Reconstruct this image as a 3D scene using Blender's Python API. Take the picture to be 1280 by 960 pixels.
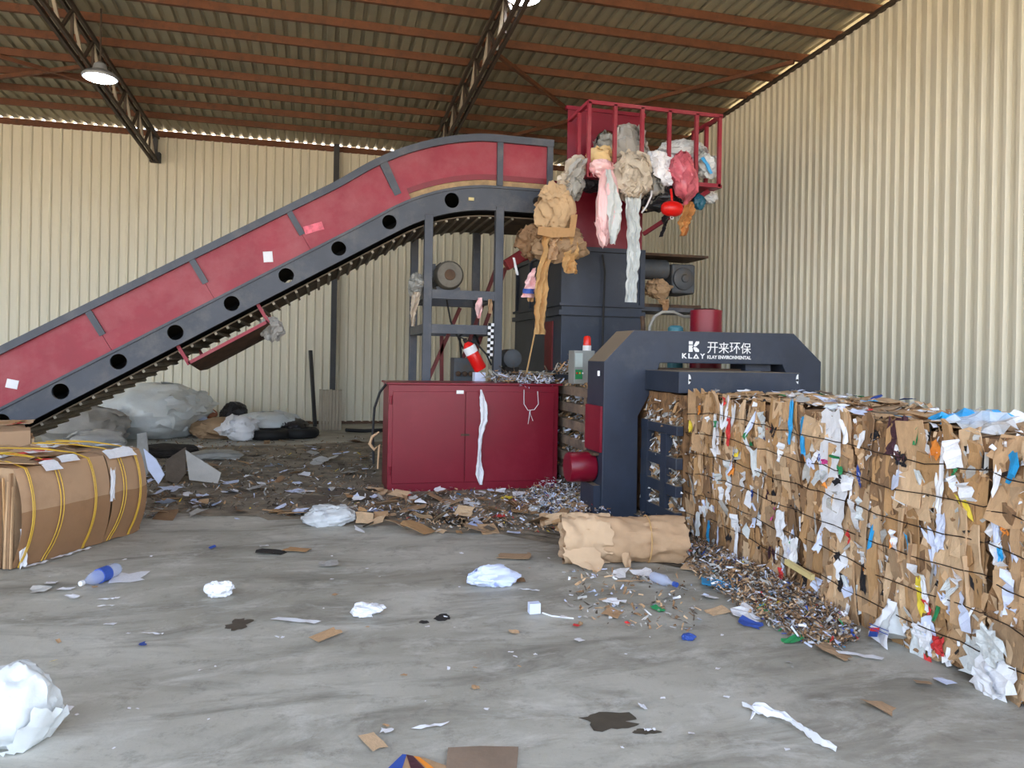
import bpy, bmesh, math, random
from math import sin, cos, pi, radians, sqrt, atan2
from mathutils import Vector, Matrix, noise

scene = bpy.context.scene
for o in list(bpy.data.objects):
    bpy.data.objects.remove(o, do_unlink=True)
COL = scene.collection
rnd = random.Random(7)

# ------------------------------------------------------------------ camera
F, CAMH, YAW, ROLL, PPX, PPY = 920.0, 1.6, atan2(240, 920), 0.018, 640.0, 444.3
cam_data = bpy.data.cameras.new('camera')
cam = bpy.data.objects.new('camera', cam_data)
COL.objects.link(cam)
cam_data.sensor_fit = 'HORIZONTAL'
cam_data.sensor_width = 36.0
cam_data.lens = 36.0 * F / 1280.0
cam_data.shift_y = -(480 - PPY) / 1280.0
cam_data.clip_end = 300
right = Vector((cos(YAW), -sin(YAW), 0))
fwd = Vector((sin(YAW), cos(YAW), 0))
up = Vector((0, 0, 1))
cu = up * cos(ROLL) - right * sin(ROLL)
cr_ = right * cos(ROLL) + up * sin(ROLL)
cam.matrix_world = Matrix(((cr_.x, cu.x, -fwd.x, 0), (cr_.y, cu.y, -fwd.y, 0), (cr_.z, cu.z, -fwd.z, CAMH), (0, 0, 0, 1)))
scene.camera = cam

# ------------------------------------------------------------------ light, exposure
vs = scene.view_settings
vs.view_transform = 'Standard'
vs.look = 'None'
vs.gamma = 1.0
vs.use_curve_mapping = False
vs.exposure = 2.1
world = bpy.data.worlds.new('sky')
scene.world = world
world.use_nodes = True
wn = world.node_tree
for n in list(wn.nodes):
    wn.nodes.remove(n)
sky = wn.nodes.new('ShaderNodeTexSky')
sky.sky_type = 'NISHITA'
sky.sun_disc = False
sky.sun_elevation = radians(52)
sky.sun_rotation = radians(35)
sky.air_density = 1.0
sky.dust_density = 3.5
sky.ozone_density = 1.0
bgn = wn.nodes.new('ShaderNodeBackground')
bgn.inputs['Strength'].default_value = 0.30
won = wn.nodes.new('ShaderNodeOutputWorld')
hsv = wn.nodes.new('ShaderNodeHueSaturation')
hsv.inputs['Saturation'].default_value = 0.62
wn.links.new(sky.outputs[0], hsv.inputs['Color'])
wn.links.new(hsv.outputs[0], bgn.inputs['Color'])
wn.links.new(bgn.outputs[0], won.inputs['Surface'])
sun_data = bpy.data.lights.new('sun', 'SUN')
sun_data.energy = 2.6
sun_data.angle = radians(0.6)
sun_data.color = (1.0, 0.93, 0.82)
sun = bpy.data.objects.new('sun', sun_data)
COL.objects.link(sun)
sun.rotation_euler = Vector((-0.35, -0.5, -0.78)).to_track_quat('-Z', 'Y').to_euler()
try:
    scene.cycles.max_bounces = 10
    scene.cycles.diffuse_bounces = 6
    scene.cycles.transparent_max_bounces = 12
    scene.cycles.sample_clamp_indirect = 6.0
    scene.cycles.use_denoising = True
except Exception:
    pass


# ------------------------------------------------------------------ rays through the photograph onto real planes
def ray(x, y):
    dx, dy = x - PPX, y - PPY
    a = (cos(ROLL) * dx + sin(ROLL) * dy) / F
    b = (-sin(ROLL) * dx + cos(ROLL) * dy) / F
    return Vector((a * cos(YAW) + sin(YAW), -a * sin(YAW) + cos(YAW), -b))


def at_z(x, y, z=0.0):
    r = ray(x, y); t = (z - CAMH) / r.z
    return Vector((r.x * t, r.y * t, z))


def at_y(x, y, Y):
    r = ray(x, y); t = Y / r.y
    return Vector((r.x * t, Y, CAMH + r.z * t))


def at_x(x, y, X):
    r = ray(x, y); t = X / r.x
    return Vector((X, r.y * t, CAMH + r.z * t))


# ------------------------------------------------------------------ materials
def lin(c):
    return tuple(((v / 255) / 12.92 if v / 255 <= 0.04045 else ((v / 255 + 0.055) / 1.055) ** 2.4) for v in c)


MATS = {}


def mat(name, rgb, rough=0.6, metal=0.0, var=0.12, scale=5.0, bump=0.08, bscale=30.0, dirt=None, dscale=3.0, dlo=0.5, dhi=0.7,
        rand=0.0, stretch=(1, 1, 1), alpha=1.0, emit=0.0, dust=None, trans=0.0):
    if name in MATS:
        return MATS[name]
    m = bpy.data.materials.new(name)
    MATS[name] = m
    m.use_nodes = True
    nt = m.node_tree
    N, L = nt.nodes, nt.links
    bs = N['Principled BSDF']
    bs.inputs['Roughness'].default_value = rough
    bs.inputs['Metallic'].default_value = metal
    c = lin(rgb)
    tc = N.new('ShaderNodeTexCoord')
    mp = N.new('ShaderNodeMapping')
    mp.inputs['Scale'].default_value = stretch
    L.new(tc.outputs['Object'], mp.inputs['Vector'])
    nz = N.new('ShaderNodeTexNoise')
    nz.inputs['Scale'].default_value = scale
    nz.inputs['Detail'].default_value = 6
    nz.inputs['Roughness'].default_value = 0.62
    L.new(mp.outputs[0], nz.inputs['Vector'])
    rp = N.new('ShaderNodeValToRGB')
    rp.color_ramp.elements[0].position = 0.3
    rp.color_ramp.elements[1].position = 0.7
    rp.color_ramp.elements[0].color = (*[v * (1 - var) for v in c], 1)
    rp.color_ramp.elements[1].color = (*[min(1, v * (1 + var)) for v in c], 1)
    L.new(nz.outputs['Fac'], rp.inputs['Fac'])
    out = rp.outputs['Color']
    if dirt:
        n2 = N.new('ShaderNodeTexNoise')
        n2.inputs['Scale'].default_value = dscale
        n2.inputs['Detail'].default_value = 8
        n2.inputs['Roughness'].default_value = 0.7
        L.new(mp.outputs[0], n2.inputs['Vector'])
        mr = N.new('ShaderNodeMapRange')
        mr.inputs['From Min'].default_value = dlo
        mr.inputs['From Max'].default_value = dhi
        L.new(n2.outputs['Fac'], mr.inputs['Value'])
        mx = N.new('ShaderNodeMixRGB')
        mx.inputs['Color2'].default_value = (*lin(dirt), 1)
        L.new(mr.outputs[0], mx.inputs['Fac'])
        L.new(out, mx.inputs['Color1'])
        out = mx.outputs['Color']
    if dust:                                            # settled dust on upward faces
        ge = N.new('ShaderNodeNewGeometry')
        sp = N.new('ShaderNodeSeparateXYZ')
        L.new(ge.outputs['Normal'], sp.inputs[0])
        mr = N.new('ShaderNodeMapRange')
        mr.inputs['From Min'].default_value = 0.35
        mr.inputs['From Max'].default_value = 0.75
        mr.inputs['To Max'].default_value = 0.85
        L.new(sp.outputs['Z'], mr.inputs['Value'])
        mx = N.new('ShaderNodeMixRGB')
        mx.inputs['Color2'].default_value = (*lin(dust), 1)
        L.new(mr.outputs[0], mx.inputs['Fac'])
        L.new(out, mx.inputs['Color1'])
        out = mx.outputs['Color']
    if rand:
        oi = N.new('ShaderNodeObjectInfo')
        mr = N.new('ShaderNodeMapRange')
        mr.inputs['To Min'].default_value = 1 - rand
        mr.inputs['To Max'].default_value = 1 + rand
        L.new(oi.outputs['Random'], mr.inputs['Value'])
        mx = N.new('ShaderNodeVectorMath')
        mx.operation = 'SCALE'
        L.new(out, mx.inputs[0])
        L.new(mr.outputs[0], mx.inputs['Scale'])
        out = mx.outputs[0]
    L.new(out, bs.inputs['Base Color'])
    if bump:
        nb = N.new('ShaderNodeTexNoise')
        nb.inputs['Scale'].default_value = bscale
        nb.inputs['Detail'].default_value = 4
        L.new(mp.outputs[0], nb.inputs['Vector'])
        bp = N.new('ShaderNodeBump')
        bp.inputs['Strength'].default_value = min(1, bump * 3)
        bp.inputs['Distance'].default_value = 0.01
        L.new(nb.outputs['Fac'], bp.inputs['Height'])
        L.new(bp.outputs[0], bs.inputs['Normal'])
    if alpha < 1:
        bs.inputs['Alpha'].default_value = alpha
    if trans:
        bs.inputs['Transmission Weight'].default_value = trans
        bs.inputs['IOR'].default_value = 1.25
    if emit:
        bs.inputs['Emission Color'].default_value = (*c, 1)
        bs.inputs['Emission Strength'].default_value = emit
    return m


M_WALL = mat('wall_sheet_cream', (226, 219, 198), 0.42, 0, 0.05, 1.2, 0.02, 20, dirt=(205, 195, 168), dscale=1.1, dlo=0.55, dhi=0.8, stretch=(1, 1, 0.25))
M_ROOF = mat('roof_sheet', (156, 150, 126), 0.5, 0.1, 0.10, 2, 0.02)
M_PURLIN = mat('purlin_red_oxide', (108, 66, 42), 0.7, 0, 0.2, 6, 0.05, dirt=(84, 56, 40), dscale=9)
M_TRUSS = mat('truss_steel', (74, 62, 52), 0.65, 0.2, 0.2, 6, 0.05)
M_COLUMN = mat('column_steel', (70, 70, 72), 0.6, 0.2, 0.15)
M_NAVY = mat('navy_paint', (44, 52, 68), 0.5, 0, 0.16, 4, 0.03, 40, dirt=(74, 76, 80), dscale=2.6, dlo=0.55, dhi=0.85, dust=(150, 134, 112))
M_NAVYC = mat('navy_paint_worn', (66, 70, 80), 0.5, 0, 0.18, 3, 0.03, 40, dirt=(104, 102, 102), dscale=2.4, dlo=0.5, dhi=0.8, dust=(140, 128, 112))
M_RED = mat('crimson_paint', (124, 9, 36), 0.36, 0, 0.10, 1.5, 0.02, 25, dirt=(146, 44, 60), dscale=1.3, dlo=0.52, dhi=0.9)
M_REDC = mat('crimson_paint_dusty', (146, 34, 52), 0.5, 0, 0.12, 2, 0.02, 25, dirt=(164, 84, 88), dscale=1.6, dlo=0.45, dhi=0.8)
M_REDS = mat('signal_red', (214, 24, 20), 0.28, 0, 0.05)
M_SOIL = mat('soiled_board', (92, 80, 68), .9, 0, .25, 6, .1, rand=.15)
M_DARK = mat('dark_grime', (38, 33, 29), 0.9, 0, 0.3, 8, 0.2)
M_BELT = mat('conveyor_belt', (104, 90, 72), 0.8, 0, 0.2, 5, 0.1, dirt=(76, 66, 54))
M_SLAT = mat('belt_slat', (150, 140, 122), 0.7, 0.2, 0.2, 6, 0.05, rand=0.15)
M_RUST = mat('rusty_steel', (92, 70, 54), 0.8, 0.2, 0.25, 8, 0.1, dirt=(60, 52, 48), dscale=6)
M_RIB = mat('chamber_rib_steel', (128, 110, 94), 0.8, 0.0, 0.25, 7, 0.1, dirt=(86, 78, 72), dscale=4, dust=(150, 136, 116))
M_MOTOR = mat('motor_grey', (84, 88, 94), 0.6, 0.2, 0.15, 6, 0.05, dirt=(96, 84, 70), dscale=4)
M_FAN = mat('fan_cover', (112, 106, 96), 0.7, 0.2, 0.2, 8)
M_BLACK = mat('black_rubber', (26, 26, 28), 0.7, 0, 0.2)
M_GREY = mat('grey_enclosure', (150, 152, 148), 0.5, 0.1, 0.1)
M_WHITE = mat('white_paint', (236, 236, 236), 0.6, 0, 0.03, bump=0)
M_TEAL = mat('teal_paint', (60, 120, 134), 0.5, 0, 0.1)
M_CREAM = mat('cream_flashing', (226, 204, 158), 0.5, 0, 0.05)
M_LAMP = mat('lamp_housing', (150, 152, 156), 0.5, 0.3, 0.1)
M_GLOW = mat('lamp_glow', (235, 245, 255), 0.5, 0, 0, emit=14.0, bump=0)
M_SIGRED = mat('signal_lens', (230, 44, 30), 0.25, 0, 0.05)
M_OUT = mat('outdoor_sand', (196, 178, 150), 0.9, 0, 0.15, 0.6)

M_CARD = [mat('cardboard_%s' % n, c, 0.85, 0, 0.14, 4, 0.12, 14, dirt=d, dscale=5, dlo=0.55, dhi=0.85, rand=0.14)
          for n, c, d in (('tan', (188, 152, 114), (150, 116, 82)), ('pale', (204, 172, 136), (170, 138, 102)), ('ochre', (178, 138, 94), (140, 104, 68)),
                          ('greybrown', (168, 138, 106), (126, 100, 76)), ('dark', (138, 106, 76), (98, 76, 56)))]
M_BOX = mat('baled_carton', (178, 144, 112), 0.85, 0, 0.08, 2, 0.06, 10, dirt=(158, 124, 92), dscale=1.8, dlo=0.55, dhi=0.8)
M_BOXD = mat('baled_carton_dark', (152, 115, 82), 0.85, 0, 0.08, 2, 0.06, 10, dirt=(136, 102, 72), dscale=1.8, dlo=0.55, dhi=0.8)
M_PAPER = mat('white_paper', (232, 232, 236), 0.8, 0, 0.06, 6, 0.1, 16, rand=0.08)
M_BLUISH = mat('bluish_white_paper', (214, 222, 246), 0.75, 0, 0.06, 6, 0.1, 16, rand=0.06)
M_PLASTIC = mat('clear_plastic_film', (226, 228, 230), 0.22, 0, 0.08, 5, 0.3, 9, alpha=0.62)
M_MILKY = mat('milky_plastic', (212, 216, 216), 0.35, 0, 0.08, 4, 0.3, 8)
M_BEIGEP = mat('dusty_plastic_film', (198, 184, 166), 0.45, 0, 0.14, 5, 0.3, 8)
M_GREYP = mat('grey_plastic_film', (150, 148, 142), 0.4, 0, 0.2, 5, 0.3, 8)
M_PINKP = mat('pink_plastic', (226, 150, 158), 0.3, 0, 0.2, 5, 0.3, 8, alpha=0.9)
M_PINKW = mat('pale_pink_plastic', (240, 196, 198), 0.35, 0, 0.08, 4, 0.2, 8)
M_ROSE = mat('rose_plastic', (208, 104, 118), 0.25, 0, 0.3, 6, 0.4, 8)
M_KRAFT = mat('kraft_paper', (188, 154, 120), 0.85, 0, 0.12, 3, 0.35, 5, dirt=(168, 134, 100), dscale=2.5, dlo=0.5, dhi=0.8)
M_KRAFT2 = mat('kraft_paper_golden', (196, 156, 104), 0.85, 0, 0.14, 4, 0.3, 7)
M_ROPEY = mat('yellow_strap', (206, 164, 50), 0.5, 0, 0.1)
M_WIRE = mat('baling_wire_steel', (66, 52, 44), 0.6, 0.6, 0.2)
M_BLUE = mat('blue_print', (50, 80, 160), 0.6, 0, 0.1, rand=0.15)
M_CYAN = mat('cyan_plastic', (40, 160, 222), 0.4, 0, 0.12, rand=0.1)
M_PINKS = mat('faded_pink_print', (226, 104, 122), .6, 0, .35, 14)
M_GREEN = mat('green_print', (40, 140, 84), 0.6, 0, 0.12, rand=0.15)
M_YELLOW = mat('yellow_print', (232, 206, 60), 0.6, 0, 0.1, rand=0.1)
M_ORANGE = mat('orange_print', (230, 140, 50), 0.6, 0, 0.1, rand=0.1)
M_REDP = mat('red_print', (214, 56, 56), 0.6, 0, 0.1, rand=0.12)
M_MAGENTA = mat('magenta_print', (206, 70, 140), 0.6, 0, 0.1, rand=0.1)
M_MAROON = mat('maroon_cloth', (78, 44, 54), 0.6, 0, 0.2, bump=0.3)
M_BLACKP = mat('black_plastic', (40, 38, 42), 0.35, 0, 0.2, bump=0.3)
M_GREYPAPER = mat('grey_paper', (176, 172, 166), 0.85, 0, 0.12, rand=0.15)
M_STAIN = mat('oil_stain_film', (78, 72, 62), 0.45, 0, 0.2, 14, 0.02)
M_STAIND = mat('black_oil_film', (44, 42, 42), 0.7, 0, 0.2, 14, 0.02)
M_DIRT = mat('trodden_dirt', (150, 138, 120), 0.95, 0, 0.25, 3, 0.3, 22, dirt=(104, 94, 80), dscale=2.2, dlo=0.42, dhi=0.62)
M_TERRA = mat('terracotta_plastic', (164, 92, 62), 0.6, 0, 0.12)
M_PLANKG = mat('weathered_panel', (170, 158, 140), 0.8, 0, 0.1, 4)
M_BOTTLE = mat('bottle_plastic', (196, 206, 232), 0.15, 0, 0.05, bump=0, alpha=0.5)
M_STRIPE = mat('checked_cloth_black', (24, 24, 24), 0.8, 0, 0.1)


def concrete():
    m = bpy.data.materials.new('worn_concrete')
    m.use_nodes = True
    N, L = m.node_tree.nodes, m.node_tree.links
    bs = N['Principled BSDF']
    tc = N.new('ShaderNodeTexCoord')

    def nz(scale, detail, rough, sx=1, sy=1, dist=0.0):
        mp = N.new('ShaderNodeMapping')
        mp.inputs['Scale'].default_value = (sx, sy, 1)
        mp.inputs['Rotation'].default_value = (0, 0, 0.25)
        L.new(tc.outputs['Object'], mp.inputs[0])
        n = N.new('ShaderNodeTexNoise')
        n.inputs['Scale'].default_value = scale
        n.inputs['Detail'].default_value = detail
        n.inputs['Roughness'].default_value = rough
        n.inputs['Distortion'].default_value = dist
        L.new(mp.outputs[0], n.inputs['Vector'])
        return n.outputs['Fac']

    def ramp(f, a, b):
        r = N.new('ShaderNodeValToRGB')
        r.color_ramp.elements[0].position, r.color_ramp.elements[0].color = a[0], (*lin(a[1]), 1)
        r.color_ramp.elements[1].position, r.color_ramp.elements[1].color = b[0], (*lin(b[1]), 1)
        L.new(f, r.inputs[0])
        return r.outputs[0]

    def mix(fac, a, b):
        x = N.new('ShaderNodeMixRGB')
        L.new(fac, x.inputs[0]); L.new(a, x.inputs[1])
        if isinstance(b, tuple):
            x.inputs[2].default_value = (*lin(b), 1)
        else:
            L.new(b, x.inputs[2])
        return x.outputs[0]

    def rng(f, lo, hi, top):
        r = N.new('ShaderNodeMapRange')
        r.inputs['From Min'].default_value, r.inputs['From Max'].default_value, r.inputs['To Max'].default_value = lo, hi, top
        L.new(f, r.inputs[0])
        return r.outputs[0]
    base = ramp(nz(0.55, 8, 0.6, 1, 1.6, 0.4), (0.35, (150, 146, 133)), (0.66, (194, 191, 180)))
    c = mix(rng(nz(1.3, 9, 0.70, 0.7, 2.0, 0.8), 0.47, 0.68, 0.8), base, (112, 108, 97))
    c = mix(rng(nz(2.6, 9, 0.75, 0.8, 1.6, 0.5), 0.52, 0.70, 0.65), c, (212, 210, 202))
    c = mix(rng(nz(6.0, 8, 0.78), 0.54, 0.72, 0.6), c, (96, 90, 80))
    c = mix(rng(nz(60, 3, 0.6), 0.62, 0.8, 0.35), c, (70, 68, 64))
    L.new(c, bs.inputs['Base Color'])
    bs.inputs['Roughness'].default_value = 0.62
    bp = N.new('ShaderNodeBump')
    bp.inputs['Strength'].default_value = 0.25
    bp.inputs['Distance'].default_value = 0.01
    L.new(nz(25, 6, 0.7), bp.inputs['Height'])
    L.new(bp.outputs[0], bs.inputs['Normal'])
    return m


M_CONC = concrete()


# ------------------------------------------------------------------ mesh helpers
class MB:
    def __init__(self):
        self.v, self.f, self.mi = [], [], []

    def add(self, vs, fs, mi=0):
        b = len(self.v)
        self.v += [Vector(p) for p in vs]
        self.f += [tuple(i + b for i in f) for f in fs]
        self.mi += [mi] * len(fs)
        return self

    def box(self, x0, y0, z0, x1, y1, z1, mi=0):
        return self.add([(x0, y0, z0), (x1, y0, z0), (x1, y1, z0), (x0, y1, z0), (x0, y0, z1), (x1, y0, z1), (x1, y1, z1), (x0, y1, z1)],
                        [(3, 2, 1, 0), (4, 5, 6, 7), (0, 1, 5, 4), (1, 2, 6, 5), (2, 3, 7, 6), (3, 0, 4, 7)], mi)

    def bar(self, p, q, w, h, upv=(0, 0, 1), mi=0):
        p, q = Vector(p), Vector(q)
        d = (q - p).normalized()
        u = Vector(upv)
        s = d.cross(u)
        if s.length < 1e-4:
            s = d.cross(Vector((0, 1, 0)))
        s.normalize()
        u = s.cross(d).normalized()
        vs = []
        for c in (p, q):
            for a, b in ((-1, -1), (1, -1), (1, 1), (-1, 1)):
                vs.append(c + s * a * w / 2 + u * b * h / 2)
        return self.add(vs, [(3, 2, 1, 0), (4, 5, 6, 7), (0, 1, 5, 4), (1, 2, 6, 5), (2, 3, 7, 6), (3, 0, 4, 7)], mi)

    def prism(self, pts, ext, mi=0):
        n = len(pts)
        e = Vector(ext)
        a = [Vector(p) for p in pts]
        vs = a + [p + e for p in a]
        fs = [tuple(range(n - 1, -1, -1)), tuple(range(n, 2 * n))]
        fs += [(i, (i + 1) % n, n + (i + 1) % n, n + i) for i in range(n)]
        return self.add(vs, fs, mi)

    def tube(self, pts, r, n=8, cap=True, mi=0):
        pts = [Vector(p) for p in pts]
        rs = r if isinstance(r, (list, tuple)) else [r] * len(pts)
        vs, fs = [], []
        t0 = (pts[1] - pts[0]).normalized()
        ref = Vector((0, 0, 1)) if abs(t0.z) < 0.9 else Vector((1, 0, 0))
        u = t0.cross(ref).normalized()
        for k, p in enumerate(pts):
            t = (pts[min(k + 1, len(pts) - 1)] - pts[max(k - 1, 0)])
            t = t.normalized() if t.length > 1e-9 else t0
            u = (u - t * u.dot(t)).normalized()
            w = t.cross(u)
            for j in range(n):
                a = 2 * pi * j / n
                vs.append(p + (u * cos(a) + w * sin(a)) * rs[k])
        for k in range(len(pts) - 1):
            for j in range(n):
                a, b = k * n + j, k * n + (j + 1) % n
                fs.append((a, b, b + n, a + n))
        if cap:
            fs.append(tuple(range(n - 1, -1, -1)))
            m = (len(pts) - 1) * n
            fs.append(tuple(range(m, m + n)))
        return self.add(vs, fs, mi)

    def lathe(self, base, axis, prof, n=20, mi=0):
        """prof: list of (distance along axis, radius)"""
        b, ax = Vector(base), Vector(axis).normalized()
        return self.tube([b + ax * d for d, _ in prof], [max(r, 1e-4) for _, r in prof], n, True, mi)

    def mesh(self, name, off=Vector((0, 0, 0)), smooth=False):
        me = bpy.data.meshes.new(name)
        me.from_pydata([tuple(p - off) for p in self.v], [], self.f)
        me.polygons.foreach_set('material_index', self.mi)
        if smooth:
            me.polygons.foreach_set('use_smooth', [True] * len(me.polygons))
        me.update()
        return me

    def build(self, name, m, parent=None, smooth=False, bevel=0.0, kind=None, label=None, origin=None, fix=True):
        off = Vector((0, 0, 0))
        p = parent
        while p is not None:
            off += p.location
            p = p.parent
        loc = Vector((0, 0, 0))
        if parent is None and origin is not None:
            loc = Vector(origin)
        me = self.mesh(name, off + loc, smooth)
        if fix:
            bm = bmesh.new(); bm.from_mesh(me)
            bmesh.ops.recalc_face_normals(bm, faces=bm.faces)
            bm.to_mesh(me); bm.free()
        for k in (m if isinstance(m, (list, tuple)) else [m]):
            me.materials.append(k)
        o = bpy.data.objects.new(name, me)
        COL.objects.link(o)
        o.location = loc
        if parent is not None:
            o.parent = parent
        if bevel:
            md = o.modifiers.new('bevel', 'BEVEL')
            md.width = bevel; md.segments = 2; md.limit_method = 'ANGLE'
        if smooth and not bevel:
            try:
                md = o.modifiers.new('split', 'EDGE_SPLIT'); md.split_angle = radians(40)
            except Exception:
                pass
        if kind: o['kind'] = kind
        if label: o['label'] = label
        return o


def tag(o, label, cat, group=None):
    o['label'] = label
    o['category'] = cat
    if group: o['group'] = group
    return o


def thing(name, label, cat, loc, group=None):
    o = bpy.data.objects.new(name, None)
    COL.objects.link(o)
    o.location = Vector(loc)
    return tag(o, label, cat, group)


def struct_empty(name):
    o = bpy.data.objects.new(name, None)
    COL.objects.link(o)
    o['kind'] = 'structure'
    return o


def dup(o, parent=None, loc=None, name=None):
    c = o.copy()
    COL.objects.link(c)
    if parent is not None: c.parent = parent
    if loc is not None: c.location = loc
    for ch in o.children:
        dup(ch, c)
    return c


def fbm(p, s=1.0, seed=0.0):
    return noise.fractal(Vector((p[0] * s + seed, p[1] * s + seed * 1.7, p[2] * s - seed)), 1.0, 2.0, 3)


# ------------------------------------------------------------------ the shed
YW, XW = 16.9, 7.45
def roof_z(Y): return 6.2 + 0.045 * (YW - Y)
XL = -17.0
YF = -0.6

b = MB(); b.add([(XL, YF, 0), (XW + .1, YF, 0), (XW + .1, YW + .1, 0), (XL, YW + .1, 0), (XL, YF, -.15), (XW + .1, YF, -.15), (XW + .1, YW + .1, -.15), (XL, YW + .1, -.15)],
                [(0, 1, 2, 3), (7, 6, 5, 4), (0, 4, 5, 1), (1, 5, 6, 2), (2, 6, 7, 3), (3, 7, 4, 0)])
floor = b.build('floor', M_CONC, kind='structure')
b = MB(); b.add([(-140, -140, -.16), (140, -140, -.16), (140, 140, -.16), (-140, 140, -.16)], [(0, 1, 2, 3)])
b.build('ground', M_OUT, kind='structure')


def corrugated(n, pitch, pan, slope, depth, crest):
    pr = []
    for k in range(n):
        x = k * pitch
        pr += [(x, 0), (x + pan, 0), (x + pan + slope, depth), (x + pan + slope + crest, depth)]
    pr.append((n * pitch, 0)); pr.append((n * pitch + pan * 0.4, 0.001))
    return pr


# back wall: cream trapezoidal sheets, one object each
wall_back = MB().box(XL, YW - .03, 0, XW, YW + .1, 0.07).build('wall_back', M_RUST, kind='structure')
pr = corrugated(5, 0.18, 0.115, 0.02, 0.028, 0.025)
vs_, fs_ = [], []
for x, d in pr:
    vs_ += [(x, -d, 0), (x, -d, 6.08)]
for i in range(len(pr) - 1):
    fs_.append((2 * i, 2 * i + 2, 2 * i + 3, 2 * i + 1))
back_sheet = MB().add(vs_, fs_).mesh('wall_sheet'); back_sheet.materials.append(M_WALL)
k = 0
x = XW - 0.9
while x > XL:
    o = bpy.data.objects.new('wall_sheet', back_sheet); COL.objects.link(o)
    o.parent = wall_back; o.location = (x, YW - .02 + (k % 2) * .002, 0.06)
    x -= 0.9; k += 1
MB().box(XL, YW - .05, 6.06, XW, YW - .01, 6.188).build('eave_girt', M_PURLIN, wall_back)
c = at_y(419, 300, YW - .25)
MB().box(c.x - .06, YW - .25, 0, c.x + .06, YW - .13, 6.18).build('column', M_COLUMN, wall_back)
MB().box(-8.96, YW - .25, 0, -8.84, YW - .13, 6.18).build('column', M_COLUMN, wall_back)
MB().box(-3.5, YW - .2, 5.5, -3.3, YW - .05, 5.7).build('truss_bracket', M_COLUMN, wall_back)

# right wall
wall_right = MB().box(XW - .03, YF, 0, XW + .1, YW, .07).build('wall_right', M_RUST, kind='structure')
pr = corrugated(5, 0.165, 0.072, 0.026, 0.044, 0.041)
y = YW - 0.825
k = 0
while y > YF:
    vs_, fs_ = [], []
    for t, d in pr:
        vs_ += [(-d, t, 0), (-d, t, roof_z(y + .4) - .15 - .045 * (t - .4))]
    for i in range(len(pr) - 1):
        fs_.append((2 * i + 2, 2 * i, 2 * i + 1, 2 * i + 3))
    mb = MB().add([(v[0] + XW + (k % 2) * .002, v[1] + y, v[2] + .06) for v in vs_], fs_)
    mb.build('wall_sheet', M_WALL, wall_right, fix=False)
    y -= 0.825; k += 1
# rake angle along the top of the right wall, and the outside barge flashing seen through the gap
MB().bar((XW - .06, YF, roof_z(YF) - .13), (XW - .06, YW, roof_z(YW) - .13), .07, .05).build('rake_angle', M_TRUSS, wall_right)
tr = MB().bar((XW + .2, YF, roof_z(YF) - .06), (XW + .2, YW, roof_z(YW) - .06), .02, .26).build('trim_1', M_CREAM, kind='structure')

# left wall far off to the side
wall_left = MB().box(XL - .1, 6.0, 0, XL, YW, .07).build('wall_left', M_RUST, kind='structure')
y = YW - 0.9
pr = corrugated(5, 0.18, 0.115, 0.02, 0.028, 0.025)
while y > 6.0:
    vs_, fs_ = [], []
    for t, d in pr:
        vs_ += [(XL + d, t + y, 0.05), (XL + d, t + y, roof_z(y) - .1)]
    for i in range(len(pr) - 1):
        fs_.append((2 * i, 2 * i + 2, 2 * i + 3, 2 * i + 1))
    MB().add(vs_, fs_).build('wall_sheet', M_WALL, wall_left, fix=False)
    y -= 0.9

# roof: sheets run down the slope, purlins across, trusses under
ceiling = struct_empty('ceiling')
pr = corrugated(5, 0.19, 0.105, 0.02, 0.038, 0.045)
vs_, fs_ = [], []
for x_, d in pr:
    vs_ += [(x_, YF, roof_z(YF) + d), (x_, YW + .03, roof_z(YW + .03) + d)]
for i in range(len(pr) - 1):
    fs_.append((2 * i, 2 * i + 1, 2 * i + 3, 2 * i + 2))
rs = MB().add(vs_, fs_).mesh('roof_sheet'); rs.materials.append(M_ROOF)
x = XW + .18 - .95
k = 0
while x > XL:
    o = bpy.data.objects.new('roof_sheet', rs); COL.objects.link(o)
    o.parent = ceiling; o.location = (x, 0, (k % 2) * .002)
    x -= 0.95; k += 1
yp = 15.77
while yp > YF:
    z = roof_z(yp)
    MB().box(XL, yp - .03, z - .12, XW + .05, yp + .03, z - .005).build('purlin', M_PURLIN, ceiling)
    yp -= 0.79
for tx in (-9.1, -3.4, 2.3):
    t = MB()
    d = 0.06
    for sx in (-1, 1):
        t.bar((tx + sx * .05, YF, roof_z(YF) - .18), (tx + sx * .05, YW - .1, roof_z(YW) - .18), .045, .06)
    tr_ = t.build('roof_truss', M_TRUSS, ceiling)
    t = MB()
    for sx in (-1, 1):
        t.bar((tx + sx * .05, YF, roof_z(YF) - .68), (tx + sx * .05, YW - .1, roof_z(YW) - .68), .045, .06)
    t.build('bottom_chord', M_TRUSS, tr_)
    MB().bar((tx, YW - .13, roof_z(YW) - .7), (tx, YW - .13, roof_z(YW) - .12), .08, .08).build('end_post', M_COLUMN, tr_)
    yy = YW - .2
    flip = 0
    while yy > 3:
        a = (tx, yy, roof_z(yy) - (.18 if flip else .66))
        e = (tx, yy - .48, roof_z(yy - .48) - (.66 if flip else .18))
        MB().bar(a, e, .04, .04).build('web_bar', M_TRUSS if flip else M_PLANKG, tr_)
        if not flip:
            MB().bar(e, (tx, yy - .48, roof_z(yy - .48) - .66), .035, .035).build('web_bar', M_TRUSS, tr_)
        yy -= .48
        flip = 1 - flip
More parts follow.
